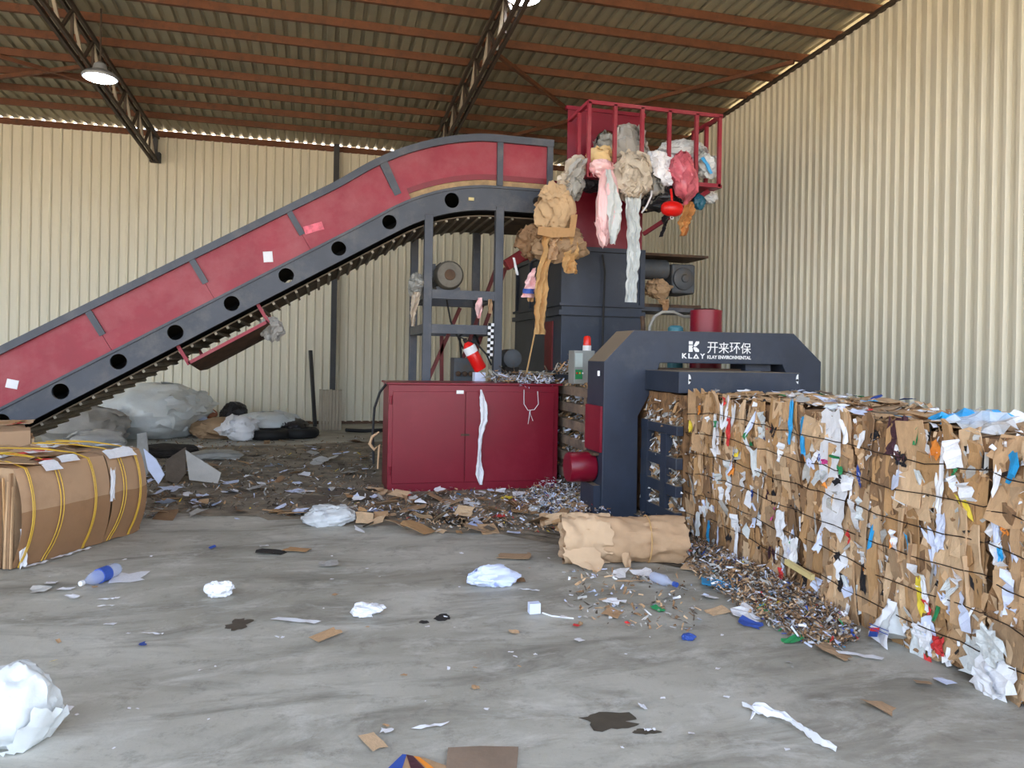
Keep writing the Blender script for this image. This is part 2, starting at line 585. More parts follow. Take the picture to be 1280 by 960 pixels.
# wind braces below the purlins
def brace(x0, y0, x1, y1, w=.06):
    MB().bar((x0, y0, roof_z(y0) - .16), (x1, y1, roof_z(y1) - .16), w, w).build('roof_brace', M_PURLIN, ceiling)
brace(2.3, 10.9, 5.2, 13.9); brace(2.5, 16.4, 7.2, 10.2); brace(-3.4, 14.4, -9.1, 10.8); brace(-9.1, 16.4, -3.4, 13.2)

# high-bay lamps
LA_, LB_ = at_x(125, 98, -3.1), at_x(655, -3, 2.45)
for (lx, ly, lz, lab) in ((LA_.x, LA_.y, LA_.z, 'round high bay lamp lit below the left roof truss'), (LB_.x, LB_.y, LB_.z, 'round high bay lamp lit at the top edge beside the middle truss')):
    t = thing('high_bay_lamp', lab, 'lamp', (lx, ly, lz))
    MB().lathe((lx, ly, lz), (0, 0, 1), [(0, .23), (.03, .235), (.07, .2), (.12, .1), (.2, .08), (.24, .02)], 24).build('lamp_shade', M_LAMP, t, True)
    MB().lathe((lx, ly, lz - .012), (0, 0, 1), [(0, .20), (.02, .205)], 24).build('lamp_lens', M_GLOW, t)
    MB().tube([(lx, ly, lz + .2), (lx, ly, roof_z(ly) - .004)], .012, 6).build('drop_rod', M_TRUSS, t)

# ------------------------------------------------------------------ inclined conveyor
YC0, YC1 = 9.6, 11.05
conv = thing('inclined_conveyor', 'long inclined conveyor with crimson side panels and dark channel rising to the press', 'conveyor', (1.5, 10.3, 0))
# profile of the lower edge: incline, arc, level run
TH = math.atan(0.587)
XCOR = -0.018 + (3.524 - 2.608) / 0.587
R_ARC = 2.5
TL = R_ARC * math.tan(TH / 2)
XEND = 3.02
def prof(s):
    """arc-length s from the arc's start (negative down the incline) -> point, normal"""
    A = Vector((XCOR - TL * cos(TH), 0, 3.524 - TL * sin(TH)))
    if s <= 0:
        return A + Vector((cos(TH), 0, sin(TH))) * s, Vector((-sin(TH), 0, cos(TH)))
    al = R_ARC * TH
    if s <= al:
        a = TH - s / R_ARC
        cen = A + Vector((sin(TH), 0, -cos(TH))) * R_ARC
        n = Vector((-sin(a), 0, cos(a)))
        return cen + n * R_ARC, n
    B = Vector((XCOR + TL, 0, 3.524))
    return B + Vector((s - al, 0, 0)), Vector((0, 0, 1))
S_END = R_ARC * TH + XEND - (XCOR + TL)
S0 = -6.3
S_FLAT = R_ARC * TH
def hgrow(s): return 1.0 + 0.12 * max(0, min(1, (s + .4) / 1.6))
def pp(s, h, y):
    p, n = prof(s)
    q = p + n * h * hgrow(s)
    return Vector((q.x, y, q.z))
def srange(a, b_, step=.12):
    n = max(1, int(math.ceil((b_ - a) / step)))
    return [a + (b_ - a) * i / n for i in range(n + 1)]
def strip_solid(mb, a, b_, h0, h1, y0, y1, step=.12):
    ss = srange(a, b_, step)
    vs, fs = [], []
    for s in ss:
        vs += [pp(s, h0, y0), pp(s, h1, y0), pp(s, h1, y1), pp(s, h0, y1)]
    for i in range(len(ss) - 1):
        for j in range(4):
            a_, c_ = i * 4 + j, i * 4 + (j + 1) % 4
            fs.append((a_, c_, c_ + 4, a_ + 4))
    fs += [(3, 2, 1, 0), tuple(len(vs) - 4 + j for j in range(4))]
    return mb.add(vs, fs)
def s_of_x(x):
    lo, hi = S0, S_END
    for _ in range(40):
        m = (lo + hi) / 2
        if prof(m)[0].x < x: lo = m
        else: hi = m
    return lo
H_CH, H_RED0, H_RAIL, H_TOP = 0.295, 0.30, 0.815, 0.90
holes = [at_y(px, py, YC0) for px, py in ((5, 528), (79, 492), (152, 455), (222, 418), (292, 383), (360, 349), (426, 316), (490, 284), (565, 255))]
hs = []
for h in holes:
    best = min(srange(S0, S_END, .01), key=lambda s: (pp(s, .15, YC0) - h).length)
    hs.append(best)
hs = [hs[0] - .66] + hs
for yf, nm in ((YC0, 'near'), (YC1, 'far')):
    y0, y1 = (yf - .05, yf) if nm == 'near' else (yf, yf + .05)
    ch = MB()
    edges = [S0] + [(hs[i] + hs[i + 1]) / 2 for i in range(len(hs) - 1)] + [hs[-1] + .33]
    for i, sc_ in enumerate(hs):
        a, e = edges[i], edges[i + 1]
        # ring of the cell border matched to a round hole
        NB = 24
        border, circ = [], []
        for q in range(NB):
            an = 2 * pi * q / NB
            dx_, dz_ = cos(an), sin(an)
            rx = ((e - sc_) if dx_ > 0 else (sc_ - a))
            tx_ = rx / abs(dx_) if abs(dx_) > 1e-6 else 1e9
            tz_ = (H_CH / 2) / abs(dz_) if abs(dz_) > 1e-6 else 1e9
            tt = min(tx_, tz_)
            border.append((sc_ + dx_ * tt, H_CH / 2 + dz_ * tt))
            circ.append((sc_ + dx_ * .092, H_CH / 2 + dz_ * .092))
        # corners
        vs, fs = [], []
        for (bs_, bh) in border: vs += [pp(bs_, bh, y0)]
        for (bs_, bh) in circ: vs += [pp(bs_, bh, y0)]
        for (bs_, bh) in circ: vs += [pp(bs_, bh, y1)]
        for q in range(NB):
            r_ = (q + 1) % NB
            fs.append((q, r_, NB + r_, NB + q))
            fs.append((NB + q, NB + r_, 2 * NB + r_, 2 * NB + q))
        cs = [(a, 0), (e, 0), (e, H_CH), (a, H_CH)]
        ch.add(vs, fs)
        # corner triangles
        for (cs_, chh) in cs:
            near = sorted(range(NB), key=lambda q: (border[q][0] - cs_) ** 2 + (border[q][1] - chh) ** 2)
            c1 = [q for q in near if abs(border[q][0] - cs_) < 1e-4][:1]
            c2 = [q for q in near if abs(border[q][1] - chh) < 1e-4][:1]
            if c1 and c2 and c1 != c2:
                q1, q2 = c1[0], c2[0]
                between = [q1, q2]
                ch.add([pp(cs_, chh, y0), pp(*border[q1], y0), pp(*border[q2], y0)], [(0, 1, 2)])
    strip_solid(ch, hs[-1] + .33, S_END, 0, H_CH, y0, y1)
    strip_solid(ch, S0, S_END, H_CH - .03, H_CH, y0 - .02 if nm == 'near' else y0, y1 + .02)      # flanges
    strip_solid(ch, S0, S_END, 0, .02, y0 - .02 if nm == 'near' else y0, y1 + .02)
    ch.build('side_channel', M_NAVYC, conv)
    # top rail
    strip_solid(MB(), S0, S_END, H_RAIL, H_TOP, y0 - .03 if nm == 'near' else y0, y1 + .03 if nm == 'far' else y1).build('top_rail', M_NAVYC, conv)
    # posts
    PX_POST = ((128, 415), (257, 353), (377, 292))
    bounds = [S0]
    for q in PX_POST:
        w = at_y(q[0], q[1], YC0)
        best = min(srange(S0, S_END, .01), key=lambda s: (pp(s, .5, YC0) - w).length)
        bounds.append(best)
        strip_solid(MB(), best - .035, best + .035, .50, H_RAIL, y0 - .02, y1 + .01).build('post', M_NAVYC, conv)
    s473 = min(srange(S0, S_END, .01), key=lambda s: (pp(s, .5, YC0) - at_y(490, 230, YC0)).length)
    s624 = s_of_x(at_y(624, 200, YC0).x)
    bounds += [s473, s624, S_END - .05]
    for s_, lo in ((s473, .40), (s624, .30), (S_END - .045, .30)):
        strip_solid(MB(), s_ - .04, s_ + .04, lo, H_RAIL, y0 - .02, y1 + .01).build('post', M_NAVYC, conv)
    yi0, yi1 = (y0 + .02, y1 - .005) if nm == 'near' else (y0 + .005, y1 - .02)
    for i in range(len(bounds) - 1):
        lo = .48 if i < 4 else .37
        strip_solid(MB(), bounds[i], bounds[i + 1], lo, H_RAIL, yi0, yi1).build('side_panel', M_REDC, conv)
    # lower skirt standing proud on the incline
    sk = s473 + .12
    for i in range(4):
        a = S0 if i == 0 else bounds[i]
        e = sk if i == 3 else bounds[i + 1]
        strip_solid(MB(), a, e - .006, H_CH, .50, y0 - .012, y0 + .004 if nm == 'near' else y1).build('skirt_panel', M_REDC, conv)
    if nm == 'near':
        strip_solid(MB(), sk - .05, S_END - .08, H_CH, .375, y0 + .03, y1).build('wear_strip', mat('worn_wood_strip', (168, 140, 104), .8, 0, .25, 12, .1), conv, label='dusty tan wear strip above the channel')
        strip_solid(MB(), sk - .05, S_END - .08, .365, .43, y0 + .012, y1 - .02).build('lower_lip', mat('deep_crimson', (122, 8, 22), .4), conv, label='deep red lip at the foot of the curved panels')
# carrying belt, return belt, slats
strip_solid(MB(), S0, S_END, .27, .29, YC0 + .02, YC1 - .02).build('carrying_belt', M_BELT, conv)
strip_solid(MB(), S0, S_END, .02, .04, YC0 + .02, YC1 - .02).build('pan_plate', M_DARK, conv)
strip_solid(MB(), S0 + .1, S_END - .1, -.06, -.045, YC0 + .04, YC1 - .06).build('return_belt', M_BELT, conv)
s = S0 + .3
while s < S_FLAT + .3:
    p, n = prof(s)
    t = Vector((n.z, 0, -n.x))
    a = p - n * .11
    MB().bar(a + Vector((0, YC0 + .04, 0)) + n * .035, a + Vector((0, YC1 - .04, 0)) + n * .035, .03, .035, n).build('belt_slat', M_SLAT, conv)
    s += .155
# head end: cross beam plus bearing
MB().box(XEND - .02, YC0, 3.6, XEND + .04, YC1, 3.86).build('head_plate', M_NAVYC, conv)
MB().lathe((XEND - .22, YC0 - .09, 3.69), (0, 1, 0), [(0, .05), (.05, .06), (.06, .09), (.09, .09)], 16).build('head_bearing', M_DARK, conv, True)
w = at_y(589, 249, YC0 - .06)
MB().box(w.x - .035, YC0 - .075, w.z - .02, w.x + .035, YC0 - .055, w.z + .02).build('warning_plate', mat('plate_buff', (214, 196, 140), .6), conv, label='small buff plate on the curved channel')
# stickers on the panels
for (px, py, ww, hh, m_, rot) in ((335, 321, .11, .13, M_PAPER, .1), (392, 285, .24, .10, M_PINKS, .35), (15, 480, .12, .10, M_PAPER, -.2)):
    w = at_y(px, py, YC0 - .07)
    u = Vector((cos(rot), 0, sin(rot))); v_ = Vector((-sin(rot), 0, cos(rot)))
    o_ = w
    MB().prism([o_ - u * ww / 2 - v_ * hh / 2, o_ + u * ww / 2 - v_ * hh / 2, o_ + u * ww / 2 + v_ * hh / 2, o_ - u * ww / 2 + v_ * hh / 2], (0, .006, 0)).build('sticker', m_, conv, label='pink printed sticker' if m_ is M_PINKS else 'white paper label')
# guard tray slung under the return belt
s_a, s_b = s_of_x(at_y(222, 440, YC0).x), s_of_x(at_y(322, 390, YC0).x)
def under(s, d, y):
    p, n = prof(s)
    return Vector((p.x - n.x * d, y, p.z - n.z * d))
tray_o = None
for y_ in (YC0 + .02, YC1 - .02):
    fr = MB().bar(under(s_a, .24, y_), under(s_b, .24, y_), .04, .04)
    for s_ in (s_a, s_b):
        fr.bar(under(s_, .26, y_), under(s_, 0, y_), .04, .04, (1, 0, 0))
    fo_ = fr.build('guard_frame', M_REDC, conv)
    tray_o = tray_o or fo_
tp = MB()
vs = [under(s_a, .25, YC0 + .03), under(s_b, .25, YC0 + .03), under(s_b, .36, YC0 + .5), under(s_a, .36, YC0 + .5), under(s_b, .36, YC1 - .3), under(s_a, .36, YC1 - .3), under(s_b, .25, YC1 - .03), under(s_a, .25, YC1 - .03)]
tp.add(vs, [(0, 1, 2, 3), (3, 2, 4, 5), (5, 4, 6, 7)])
tp.build('guard_pan', M_RUST, tray_o, label='grimy guard pan slung under the belt')
# trestle
xl, xr = at_y(533, 420, YC0).x, at_y(621, 420, YC0).x
W_ = .055
for (lx, ly) in ((xl, YC0 - .02), (xr, YC0 - .02), (xl, YC1), (xr, YC1)):
    top = pp(s_of_x(lx), 0.05, 0).z
    lg = MB().box(lx - W_, ly - W_, 0, lx + W_, ly + W_, top).build('leg', M_NAVYC, conv, bevel=.006)
    MB().box(lx - .12, ly - .12, 0, lx + .12, ly + .12, .015).build('base_plate', M_NAVYC, lg)
zb = [at_y(545, 368, YC0).z, at_y(545, 411, YC0).z]
for z_ in zb:
    for ly in (YC0 - .02, YC1):
        MB().box(xl + W_, ly - .05, z_ - .06, xr - W_, ly + .05, z_ + .06).build('cross_beam', M_NAVYC, conv)
    for lx in (xl, xr):
        MB().box(lx - .05, YC0 + .03, z_ - .06, lx + .05, YC1 - W_, z_ + .06).build('cross_beam', M_NAVYC, conv)
# rust-red diagonal struts behind
for a, e in (((533, 480), (575, 385)), ((552, 480), (552, 420)), ((567, 480), (622, 330)), ((580, 480), (632, 335))):
    MB().bar(at_y(a[0], a[1], 10.6), at_y(e[0], e[1], 10.6), .05, .05).build('brace', mat('brace_red', (112, 50, 50), .7, 0, .2), conv)
# drive motor on the upper beams
mt = at_y(563, 345, YC0)
mcen = Vector((mt.x, YC0 + .05, mt.z + .02))
mo = MB().lathe(mcen, (0, 1, 0), [(.12, .17), (.14, .185), (.62, .185), (.64, .15), (.72, .14)], 26).build('drive_motor', M_MOTOR, conv, True)
MB().lathe(mcen, (0, 1, 0), [(-.02, .10), (-.015, .165), (.02, .19), (.14, .195)], 26).build('fan_cover', M_FAN, mo, True)
MB().lathe(mcen, (0, 1, 0), [(-.035, .07), (-.018, .075)], 18).build('hub_cap', M_RUST, mo)
f = MB()
for q in range(18):
    an = 2 * pi * q / 18
    u = Vector((cos(an), 0, sin(an)))
    f.bar(mcen + u * .19 + Vector((0, .16, 0)), mcen + u * .19 + Vector((0, .6, 0)), .012, .03, u)
fo = f.build('cooling_fins', M_MOTOR, mo); fo['kind'] = 'stuff'
MB().box(mcen.x - .16, mcen.y + .1, zb[0] + .06, mcen.x + .16, mcen.y + .65, mcen.z - .15).build('motor_foot', M_NAVYC, mo)
MB().box(mcen.x - .3, mcen.y + .2, mcen.z - .02, mcen.x - .16, mcen.y + .45, mcen.z + .16).build('terminal_box', M_MOTOR, mo)

# ------------------------------------------------------------------ baling press
YB = 6.76
press = thing('baling_press', 'dark blue horizontal baling press with portal frame, feed tower and crimson cage', 'baler', (3.95, 8.5, 0))
XA, XB = 2.70, 5.172
pts = [(XA, 0), (XA, 1.556), (3.012, 1.868), (4.83, 1.868), (XB, 1.575), (XB, 0), (4.78, 0), (4.78, 1.08), (4.62, 1.55), (3.30, 1.552), (3.185, 1.235), (3.07, 1.02), (3.075, 0)]
pts = [(XA, 0), (XA, 1.556), (3.012, 1.872), (4.83, 1.885), (XB, 1.59), (XB, 0), (4.78, 0), (4.78, 1.40), (4.70, 1.553), (3.30, 1.552), (3.19, 1.235), (3.07, 1.02), (3.075, 0)]
gate = MB().prism([(x_, YB, z_) for x_, z_ in pts], (0, .46, 0)).build('portal_frame', M_NAVY, press, bevel=.008)
# side face fittings of the left column
MB().box(XA - .025, YB + .02, .66, XA, YB + .44, 1.115).build('side_cover', M_RED, gate, label='crimson cover plate on the side of the left column')
cyl = MB().lathe((XA - .005, YB + .24, .49), (-1, 0, 0), [(0, .135), (.02, .15), (.26, .15), (.275, .14), (.28, .05)], 26).build('side_cylinder', M_RED, gate, True, label='short crimson hydraulic cylinder')
MB().box(XA - .07, YB + .05, 0, XA + .001, YB + .42, .33).build('column_foot', M_NAVY, gate)
MB().box(XA - .06, YB + .1, .62, XA, YB + .35, .645).build('cylinder_bracket', M_RUST, gate)
for px, py in ((748, 466),):
    w = at_y(px, py, YB)
    MB().box(w.x - .01, YB - .006, w.z - .03, w.x + .012, YB, w.z + .02).build('tag', M_WHITE, gate)
# outlet plate above the bale
opl = MB().box(3.14, 6.05, 1.285, 4.40, YB + .3, 1.482).build('outlet_plate', M_NAVY, press, bevel=.006)
for px in (862, 996):
    w = at_y(px, 474, 6.05)
    dpts = []
    for q in range(9):
        an = -pi / 2 + pi * q / 8
        dpts.append((w.x + .022 * cos(an) * (1 if px < 900 else -1) - (.012 if px < 900 else -.012), 6.043, w.z + .045 * sin(an)))
    mk = MB().prism(dpts, (0, .007, 0)).build('lifting_slot', M_WHITE, opl, label='white rimmed lifting slot')
    MB().lathe((w.x, 6.042, w.z - .01), (0, 1, 0), [(0, .012), (.004, .012)], 10).build('slot_hole', M_BLACK, opl)
# pieces in the gap under the beam
MB().box(3.35, 6.9, 1.482, 4.3, 7.1, 1.5).build('guide_shim', M_RUST, press)
MB().box(4.32, 6.85, 1.482, 4.62, 7.15, 1.553).build('guide_block', M_NAVY, press)
# outlet chamber: bars on the side, core of compressed waste inside
XS = 3.14
for z0, z1 in ((.90, .99), (.595, .70), (.345, .45), (.09, .21)):
    MB().box(XS - .03, 6.02, z0, XS + .04, YB + .02, z1).build('chamber_bar', M_NAVY, press, bevel=.006)
MB().box(XS - .035, 6.22, .21, XS + .03, 6.33, .9).build('chamber_upright', M_NAVY, press)
MB().box(XS - .035, 6.62, 0, XS + .04, 6.75, 1.0).build('chamber_upright', M_NAVY, press)
for z0, z1 in ((.90, .99), (.595, .70), (.345, .45), (.09, .21)):
    MB().box(4.36, 6.02, z0, 4.43, YB + .02, z1).build('chamber_bar', M_NAVY, press)
MB().box(XS - .1, 5.98, 0, 4.42, YB + .4, .05).build('chamber_floor', M_NAVY, press)
# chamber behind the portal: stacked ribs on the side
MB().box(3.2, YB + .46, .05, 4.38, 12.2, 1.3).build('press_chamber', M_DARK, press)
MB().box(3.12, YB + .46, 1.3, 4.42, 9.6, 1.36).build('chamber_top', M_NAVY, press)
for z0 in (.14, .34, .54, .74, .94, 1.14):
    MB().box(2.9, YB + .47, z0, 3.2, 9.55, z0 + .105).build('chamber_rib', M_RIB, press)
for yy in (7.9, 8.75):
    MB().box(2.95, yy, .0, 3.19, yy + .09, 1.3).build('chamber_stiffener', M_RIB, press)
# tower
YT = 9.62
XT0, XT1 = 3.2, 4.4
tw = MB().box(XT0, YT, 1.36, XT1, 12.1, 3.10).build('feed_tower', M_NAVY, press, bevel=.008)
MB().box(XT0 - .05, YT - .05, 2.17, XT1 + .03, 12.12, 2.24).build('tower_flange', M_NAVY, tw)
MB().box(XT0 - .04, YT - .04, 2.30, XT1 + .02, 12.12, 2.34).build('tower_flange', M_NAVY, tw)
MB().box(XT0 - .04, YT - .04, 3.06, XT1 + .02, 12.12, 3.12).build('tower_flange', M_NAVY, tw)
for xx in (XT0 - .02, XT1 - .05):
    MB().box(xx, YT - .035, 2.34, xx + .07, YT, 3.06).build('tower_stiffener', M_NAVY, tw)
for yy in (YT + .7, YT + 1.5, YT + 2.3):
    MB().box(XT0 - .035, yy, 2.34, XT0, yy + .06, 3.06).build('tower_stiffener', M_NAVY, tw)
w = at_y(690, 440, YT)
MB().box(XT0 - .02, YT + .35, 1.4, XT0, YT + .7, 2.1).build('inspection_door', mat('faded_red', (120, 44, 44), .7, 0, .2), tw, label='faded red inspection door')
# crimson hopper above
hp = MB().box(3.24, YT, 3.12, 4.38, YT + .03, 4.05).build('hopper', M_RED, press)
PAN0, PAN1, PTOP = 3.24, 4.38, 5.04
hole_x, hole_z = at_y(759, 175, YT).x, at_y(759, 178, YT).z
rr = .17
fp = MB()
NB = 24
vs, fs = [], []
for q in range(NB):
    an = 2 * pi * q / NB
    dx_, dz_ = cos(an), sin(an)
    tx_ = ((PAN1 - hole_x) if dx_ > 0 else (hole_x - PAN0)) / max(abs(dx_), 1e-6)
    tz_ = ((PTOP - hole_z) if dz_ > 0 else (hole_z - 4.05)) / max(abs(dz_), 1e-6)
    tt = min(tx_, tz_)
    vs.append((hole_x + dx_ * tt, YT, hole_z + dz_ * tt))
for q in range(NB):
    an = 2 * pi * q / NB
    vs.append((hole_x + cos(an) * rr, YT, hole_z + sin(an) * rr))
for q in range(NB):
    an = 2 * pi * q / NB
    vs.append((hole_x + cos(an) * rr, YT + .03, hole_z + sin(an) * rr))
for q in range(NB):
    r_ = (q + 1) % NB
    fs += [(q, r_, NB + r_, NB + q), (NB + q, NB + r_, 2 * NB + r_, 2 * NB + q)]
fp.add(vs, fs)
bd = vs[:NB]
for cx, cz in ((PAN0, 4.05), (PAN1, 4.05), (PAN1, PTOP), (PAN0, PTOP)):
    q1 = min((q for q in range(NB) if abs(bd[q][0] - cx) < 1e-4), key=lambda q: abs(bd[q][2] - cz))
    q2 = min((q for q in range(NB) if abs(bd[q][2] - cz) < 1e-4), key=lambda q: abs(bd[q][0] - cx))
    fp.add([(cx, YT, cz), bd[q1], bd[q2]], [(0, 1, 2)])
fp.build('front_panel', M_RED, hp)
MB().box(4.35, YT + .03, 3.12, 4.38, 12.0, 5.04).build('side_panel', M_RED, hp)
MB().box(3.24, 12.0, 3.12, 4.38, 12.03, 4.6).build('rear_panel', M_RED, hp)
MB().box(3.22, YT - .02, 5.0, 4.4, YT + .05, 5.05).build('top_angle', M_RED, hp)
MB().lathe((hole_x + .02, YT + .1, hole_z), (0, 1, 0), [(0, .16), (.3, .16)], 20).build('hopper_hole_liner', M_BLACK, hp)
# cage walkway
YG = 8.85
g0, g1 = at_y(735, 127, YG), at_y(903, 146, YG)
CX0, CX1, CZT = g0.x + .02, g1.x - .02, (g0.z + g1.z) / 2
CZB = at_y(903, 230, YG).z
cage = MB().box(CX0 - .02, YG - .02, CZB - .06, CX1 + .02, YT - .01, CZB - .02).build('walkway_cage', M_REDC, press)
PB = .045
def cbar(a, e):
    MB().bar(a, e, PB, PB).build('cage_bar', M_REDC, cage)
for px in (735, 769, 803, 837, 871, 900):
    xx = at_y(px, 140, YG).x
    xx = min(max(xx, CX0), CX1)
    cbar((xx, YG, CZB - .05), (xx, YG, CZT))
for yy in (YG + .38,):
    cbar((CX0, yy, CZB - .05), (CX0, yy, CZT)); cbar((CX1, yy, CZB - .05), (CX1, yy, CZT))
cbar((CX0 - .02, YG, CZT), (CX1 + .02, YG, CZT))
cbar((CX0, YG, CZT), (CX0, YT, CZT)); cbar((CX1, YG, CZT), (CX1, YT, CZT))
cbar((CX0, YG, CZB - .03), (CX1, YG, CZB - .03))
cbar((CX1, YT - .02, CZB - .05), (CX1, YT - .02, CZT))
MB().bar((CX1 - .1, YG + .1, CZB - .08), (4.4, YT, CZB - .6), .05, .05).build('walkway_brace', M_REDC, cage)
# power cable down the tower
MB().tube([at_y(753, 318, YT - .06), at_y(756, 340, YT - .07), at_y(754, 400, YT - .08), at_y(753, 440, YT - .08)], .014, 6).build('tower_cable', M_BLACK, tw)
# motor shelf on the right side of the tower
YM = 10.0
a, e = at_y(806, 384, YM), at_y(878, 380, YM)
sh = MB().box(XT1, YM - .1, a.z - .06, e.x, YM + .7, a.z).build('pump_shelf', M_NAVYC, press)
MB().box(XT1 + .02, YM - .12, a.z - .3, XT1 + .1, YM + .1, a.z).build('shelf_bracket', M_NAVYC, sh)
m0 = at_y(852, 349, YM)
MB().box(m0.x - .18, YM - .05, m0.z - .22, m0.x + .2, YM + .5, m0.z + .22).build('gearbox', M_MOTOR, sh, bevel=.03)
MB().lathe((m0.x, YM - .05, m0.z), (0, -1, 0), [(0, .17), (.03, .165), (.05, .13), (.055, .06), (.075, .05)], 24).build('gearbox_cover', M_MOTOR, sh, True)
m1 = at_y(820, 336, YM)
MB().lathe((m1.x - .22, YM + .1, m1.z), (1, 0, 0), [(0, .13), (.02, .15), (.42, .15), (.43, .1)], 22).build('pump_motor', M_MOTOR, sh, True)
MB().box(XT1 + .05, YM - .1, at_y(840, 320, YM).z - .02, e.x + .03, YM + .55, at_y(840, 320, YM).z + .015).build('rain_cover', M_RUST, sh)
w = at_y(806, 372, YM)
MB().box(XT1 + .01, YM - .06, a.z, e.x - .06, YM + .5, a.z + .05).build('rusty_bed', M_RUST, sh)
# red accumulator and blue-green motor on the chamber roof
c0, c1 = at_y(865, 392, 7.7), at_y(900, 392, 7.7)
MB().lathe(((c0.x + c1.x) / 2, 7.7, 1.36), (0, 0, 1), [(0, (c1.x - c0.x) / 2), (.80, (c1.x - c0.x) / 2), (.81, .14)], 28).build('accumulator', M_RED, press, True)
MB().lathe(((c0.x + c1.x) / 2 - .02, 7.7, 2.16), (0, 0, 1), [(0, .12), (.02, .12), (.025, .06)], 16).build('accumulator_cap', M_DARK, press)
c0, c1 = at_y(836, 408, 7.9), at_y(853, 408, 7.9)
MB().lathe(((c0.x + c1.x) / 2, 7.9, 1.36), (0, 0, 1), [(0, .09), (.6, .09), (.625, .06)], 18).build('oil_filter', M_TEAL, press, True)
hz = []
for px, py in ((811, 425), (812, 408), (818, 396), (828, 390), (842, 390), (855, 396), (866, 396)):
    hz.append(at_y(px, py, 8.0))
MB().tube(hz, .018, 8).build('hydraulic_hose', M_GREYP, press, True)
MB().tube([at_y(803, 425, 8.1), at_y(804, 410, 8.1), at_y(803, 395, 8.1)], .03, 8).build('hose_fitting', M_RUST, press, True)
# control box and beacon
cb0, cb1 = at_y(718, 438, 8.0), at_y(743, 480, 8.0)
cbx = MB().box(cb0.x, 8.0, cb1.z, cb1.x, 8.2, cb0.z).build('control_box', M_GREY, press, bevel=.006)
MB().box(cb0.x + .01, 7.99, cb0.z - .19, cb0.x + .10, 8.0, cb0.z - .03).build('display', mat('display_glass', (190, 200, 196), .2), cbx)
MB().box(cb0.x + .015, 7.992, cb0.z - .33, cb0.x + .10, 8.0, cb0.z - .22).build('button_panel', M_GREEN, cbx)
for q in range(3):
    MB().lathe((cb0.x + .03 + q * .035, 7.99, cb0.z - .26), (0, -1, 0), [(0, .01), (.012, .01)], 8).build('button', (M_REDS, M_YELLOW, M_WHITE)[q], cbx)
MB().bar((cb1.x - .03, 8.12, cb1.z + .03), (3.2, 8.12, 1.32), .06, .05).build('mounting_arm', M_NAVY, cbx)
bx, bz = at_y(735, 430, 8.05).x, cb0.z
sg = MB().lathe((bx, 8.08, bz), (0, 0, 1), [(0, .05), (.06, .05), (.062, .045)], 18).build('beacon', M_WHITE, press, True, label='red and white warning beacon')
MB().lathe((bx, 8.08, bz + .06), (0, 0, 1), [(0, .046), (.09, .042), (.11, .03), (.115, .005)], 18).build('beacon_lens', M_SIGRED, sg, True)


# lettering on the beam
def lettering(text, x0, z0, x1, z1, parent, bold=0.0, Y=YB - .004):
    cu_ = bpy.data.curves.new('lettering', 'FONT')
    cu_.body = text
    cu_.extrude = 0.02
    cu_.offset = bold
    tmp = bpy.data.objects.new('lettering_source', cu_)
    COL.objects.link(tmp)
    dg = bpy.context.evaluated_depsgraph_get()
    me = bpy.data.meshes.new_from_object(tmp.evaluated_get(dg))
    bpy.data.objects.remove(tmp, do_unlink=True)
    xs = [v.co.x for v in me.vertices]; ys = [v.co.y for v in me.vertices]
    if not xs:
        return
    off = Vector((0, 0, 0)); p = parent
    while p is not None:
        off += p.location; p = p.parent
    for v in me.vertices:
        fx = (v.co.x - min(xs)) / (max(xs) - min(xs)); fz = (v.co.y - min(ys)) / (max(ys) - min(ys))
        v.co = Vector((x0 + fx * (x1 - x0), Y + (.003 if v.co.z < 0 else 0), z0 + fz * (z1 - z0))) - off
    me.materials.clear(); me.materials.append(M_WHITE)
    o = bpy.data.objects.new('lettering', me)
    COL.objects.link(o); o.parent = parent
    return o


def rect(pa, pb):
    a_, b_ = at_y(*pa, YB), at_y(*pb, YB)
    return a_.x, b_.z, b_.x, a_.z
x0, z0, x1, z1 = rect((884, 427.5), (939, 442.5))
for q, ch_ in enumerate('开来环保'):
    lettering(ch_, x0 + (x1 - x0) * (q * .25 + .006), z0, x0 + (x1 - x0) * (q * .25 + .238), z1, gate, 0.0)
lettering('KLAY ENVIRONMENTAL', *rect((884, 444), (938.5, 449.5)), gate, 0.025)
x0, z0, x1, z1 = rect((852.5, 441.5), (881, 448.5))
wL = x1 - x0
lettering('K', x0, z0, x0 + wL * .22, z1, gate, 0.03)
lettering('L', x0 + wL * .27, z0, x0 + wL * .44, z1, gate, 0.03)
lettering('Y', x0 + wL * .78, z0, x1, z1, gate, 0.03)
lm = MB(); Yl = YB - .004
ax, aw, ah = x0 + wL * .47, wL * .28, z1 - z0
th_ = .22
lm.prism([(ax, Yl, z0), (ax + aw * .5, Yl, z1), (ax + aw, Yl, z0), (ax + aw * (1 - th_), Yl, z0), (ax + aw * .5, Yl, z0 + ah * .62), (ax + aw * th_, Yl, z0)], (0, .003, 0))
lm.build('lettering', M_WHITE, gate)
MB().box(ax + aw * .2, Yl, z0, ax + aw * .8, Yl + .003, z0 + ah * .16).build('lettering', M_WHITE, gate)
x0, z0, x1, z1 = rect((861, 426.5), (873.5, 440))
w_, h_ = x1 - x0, z1 - z0
lg = MB()
def lp(poly):
    lg.prism([(x0 + a_ * w_, Yl, z0 + b_ * h_) for a_, b_ in poly], (0, .003, 0))
lp([(0, 0), (.38, 0), (.38, .34), (.30, .42), (.38, .5), (.38, .62), (.0, .62)])
lp([(0, .70), (.38, .70), (.38, 1), (0, 1)])
lp([(.46, .56), (.70, 1), (1, 1), (1, .80), (.74, .56), (.62, .50)])
lp([(.46, .46), (.74, .44), (1, .22), (1, 0), (.66, 0), (.46, .28)])
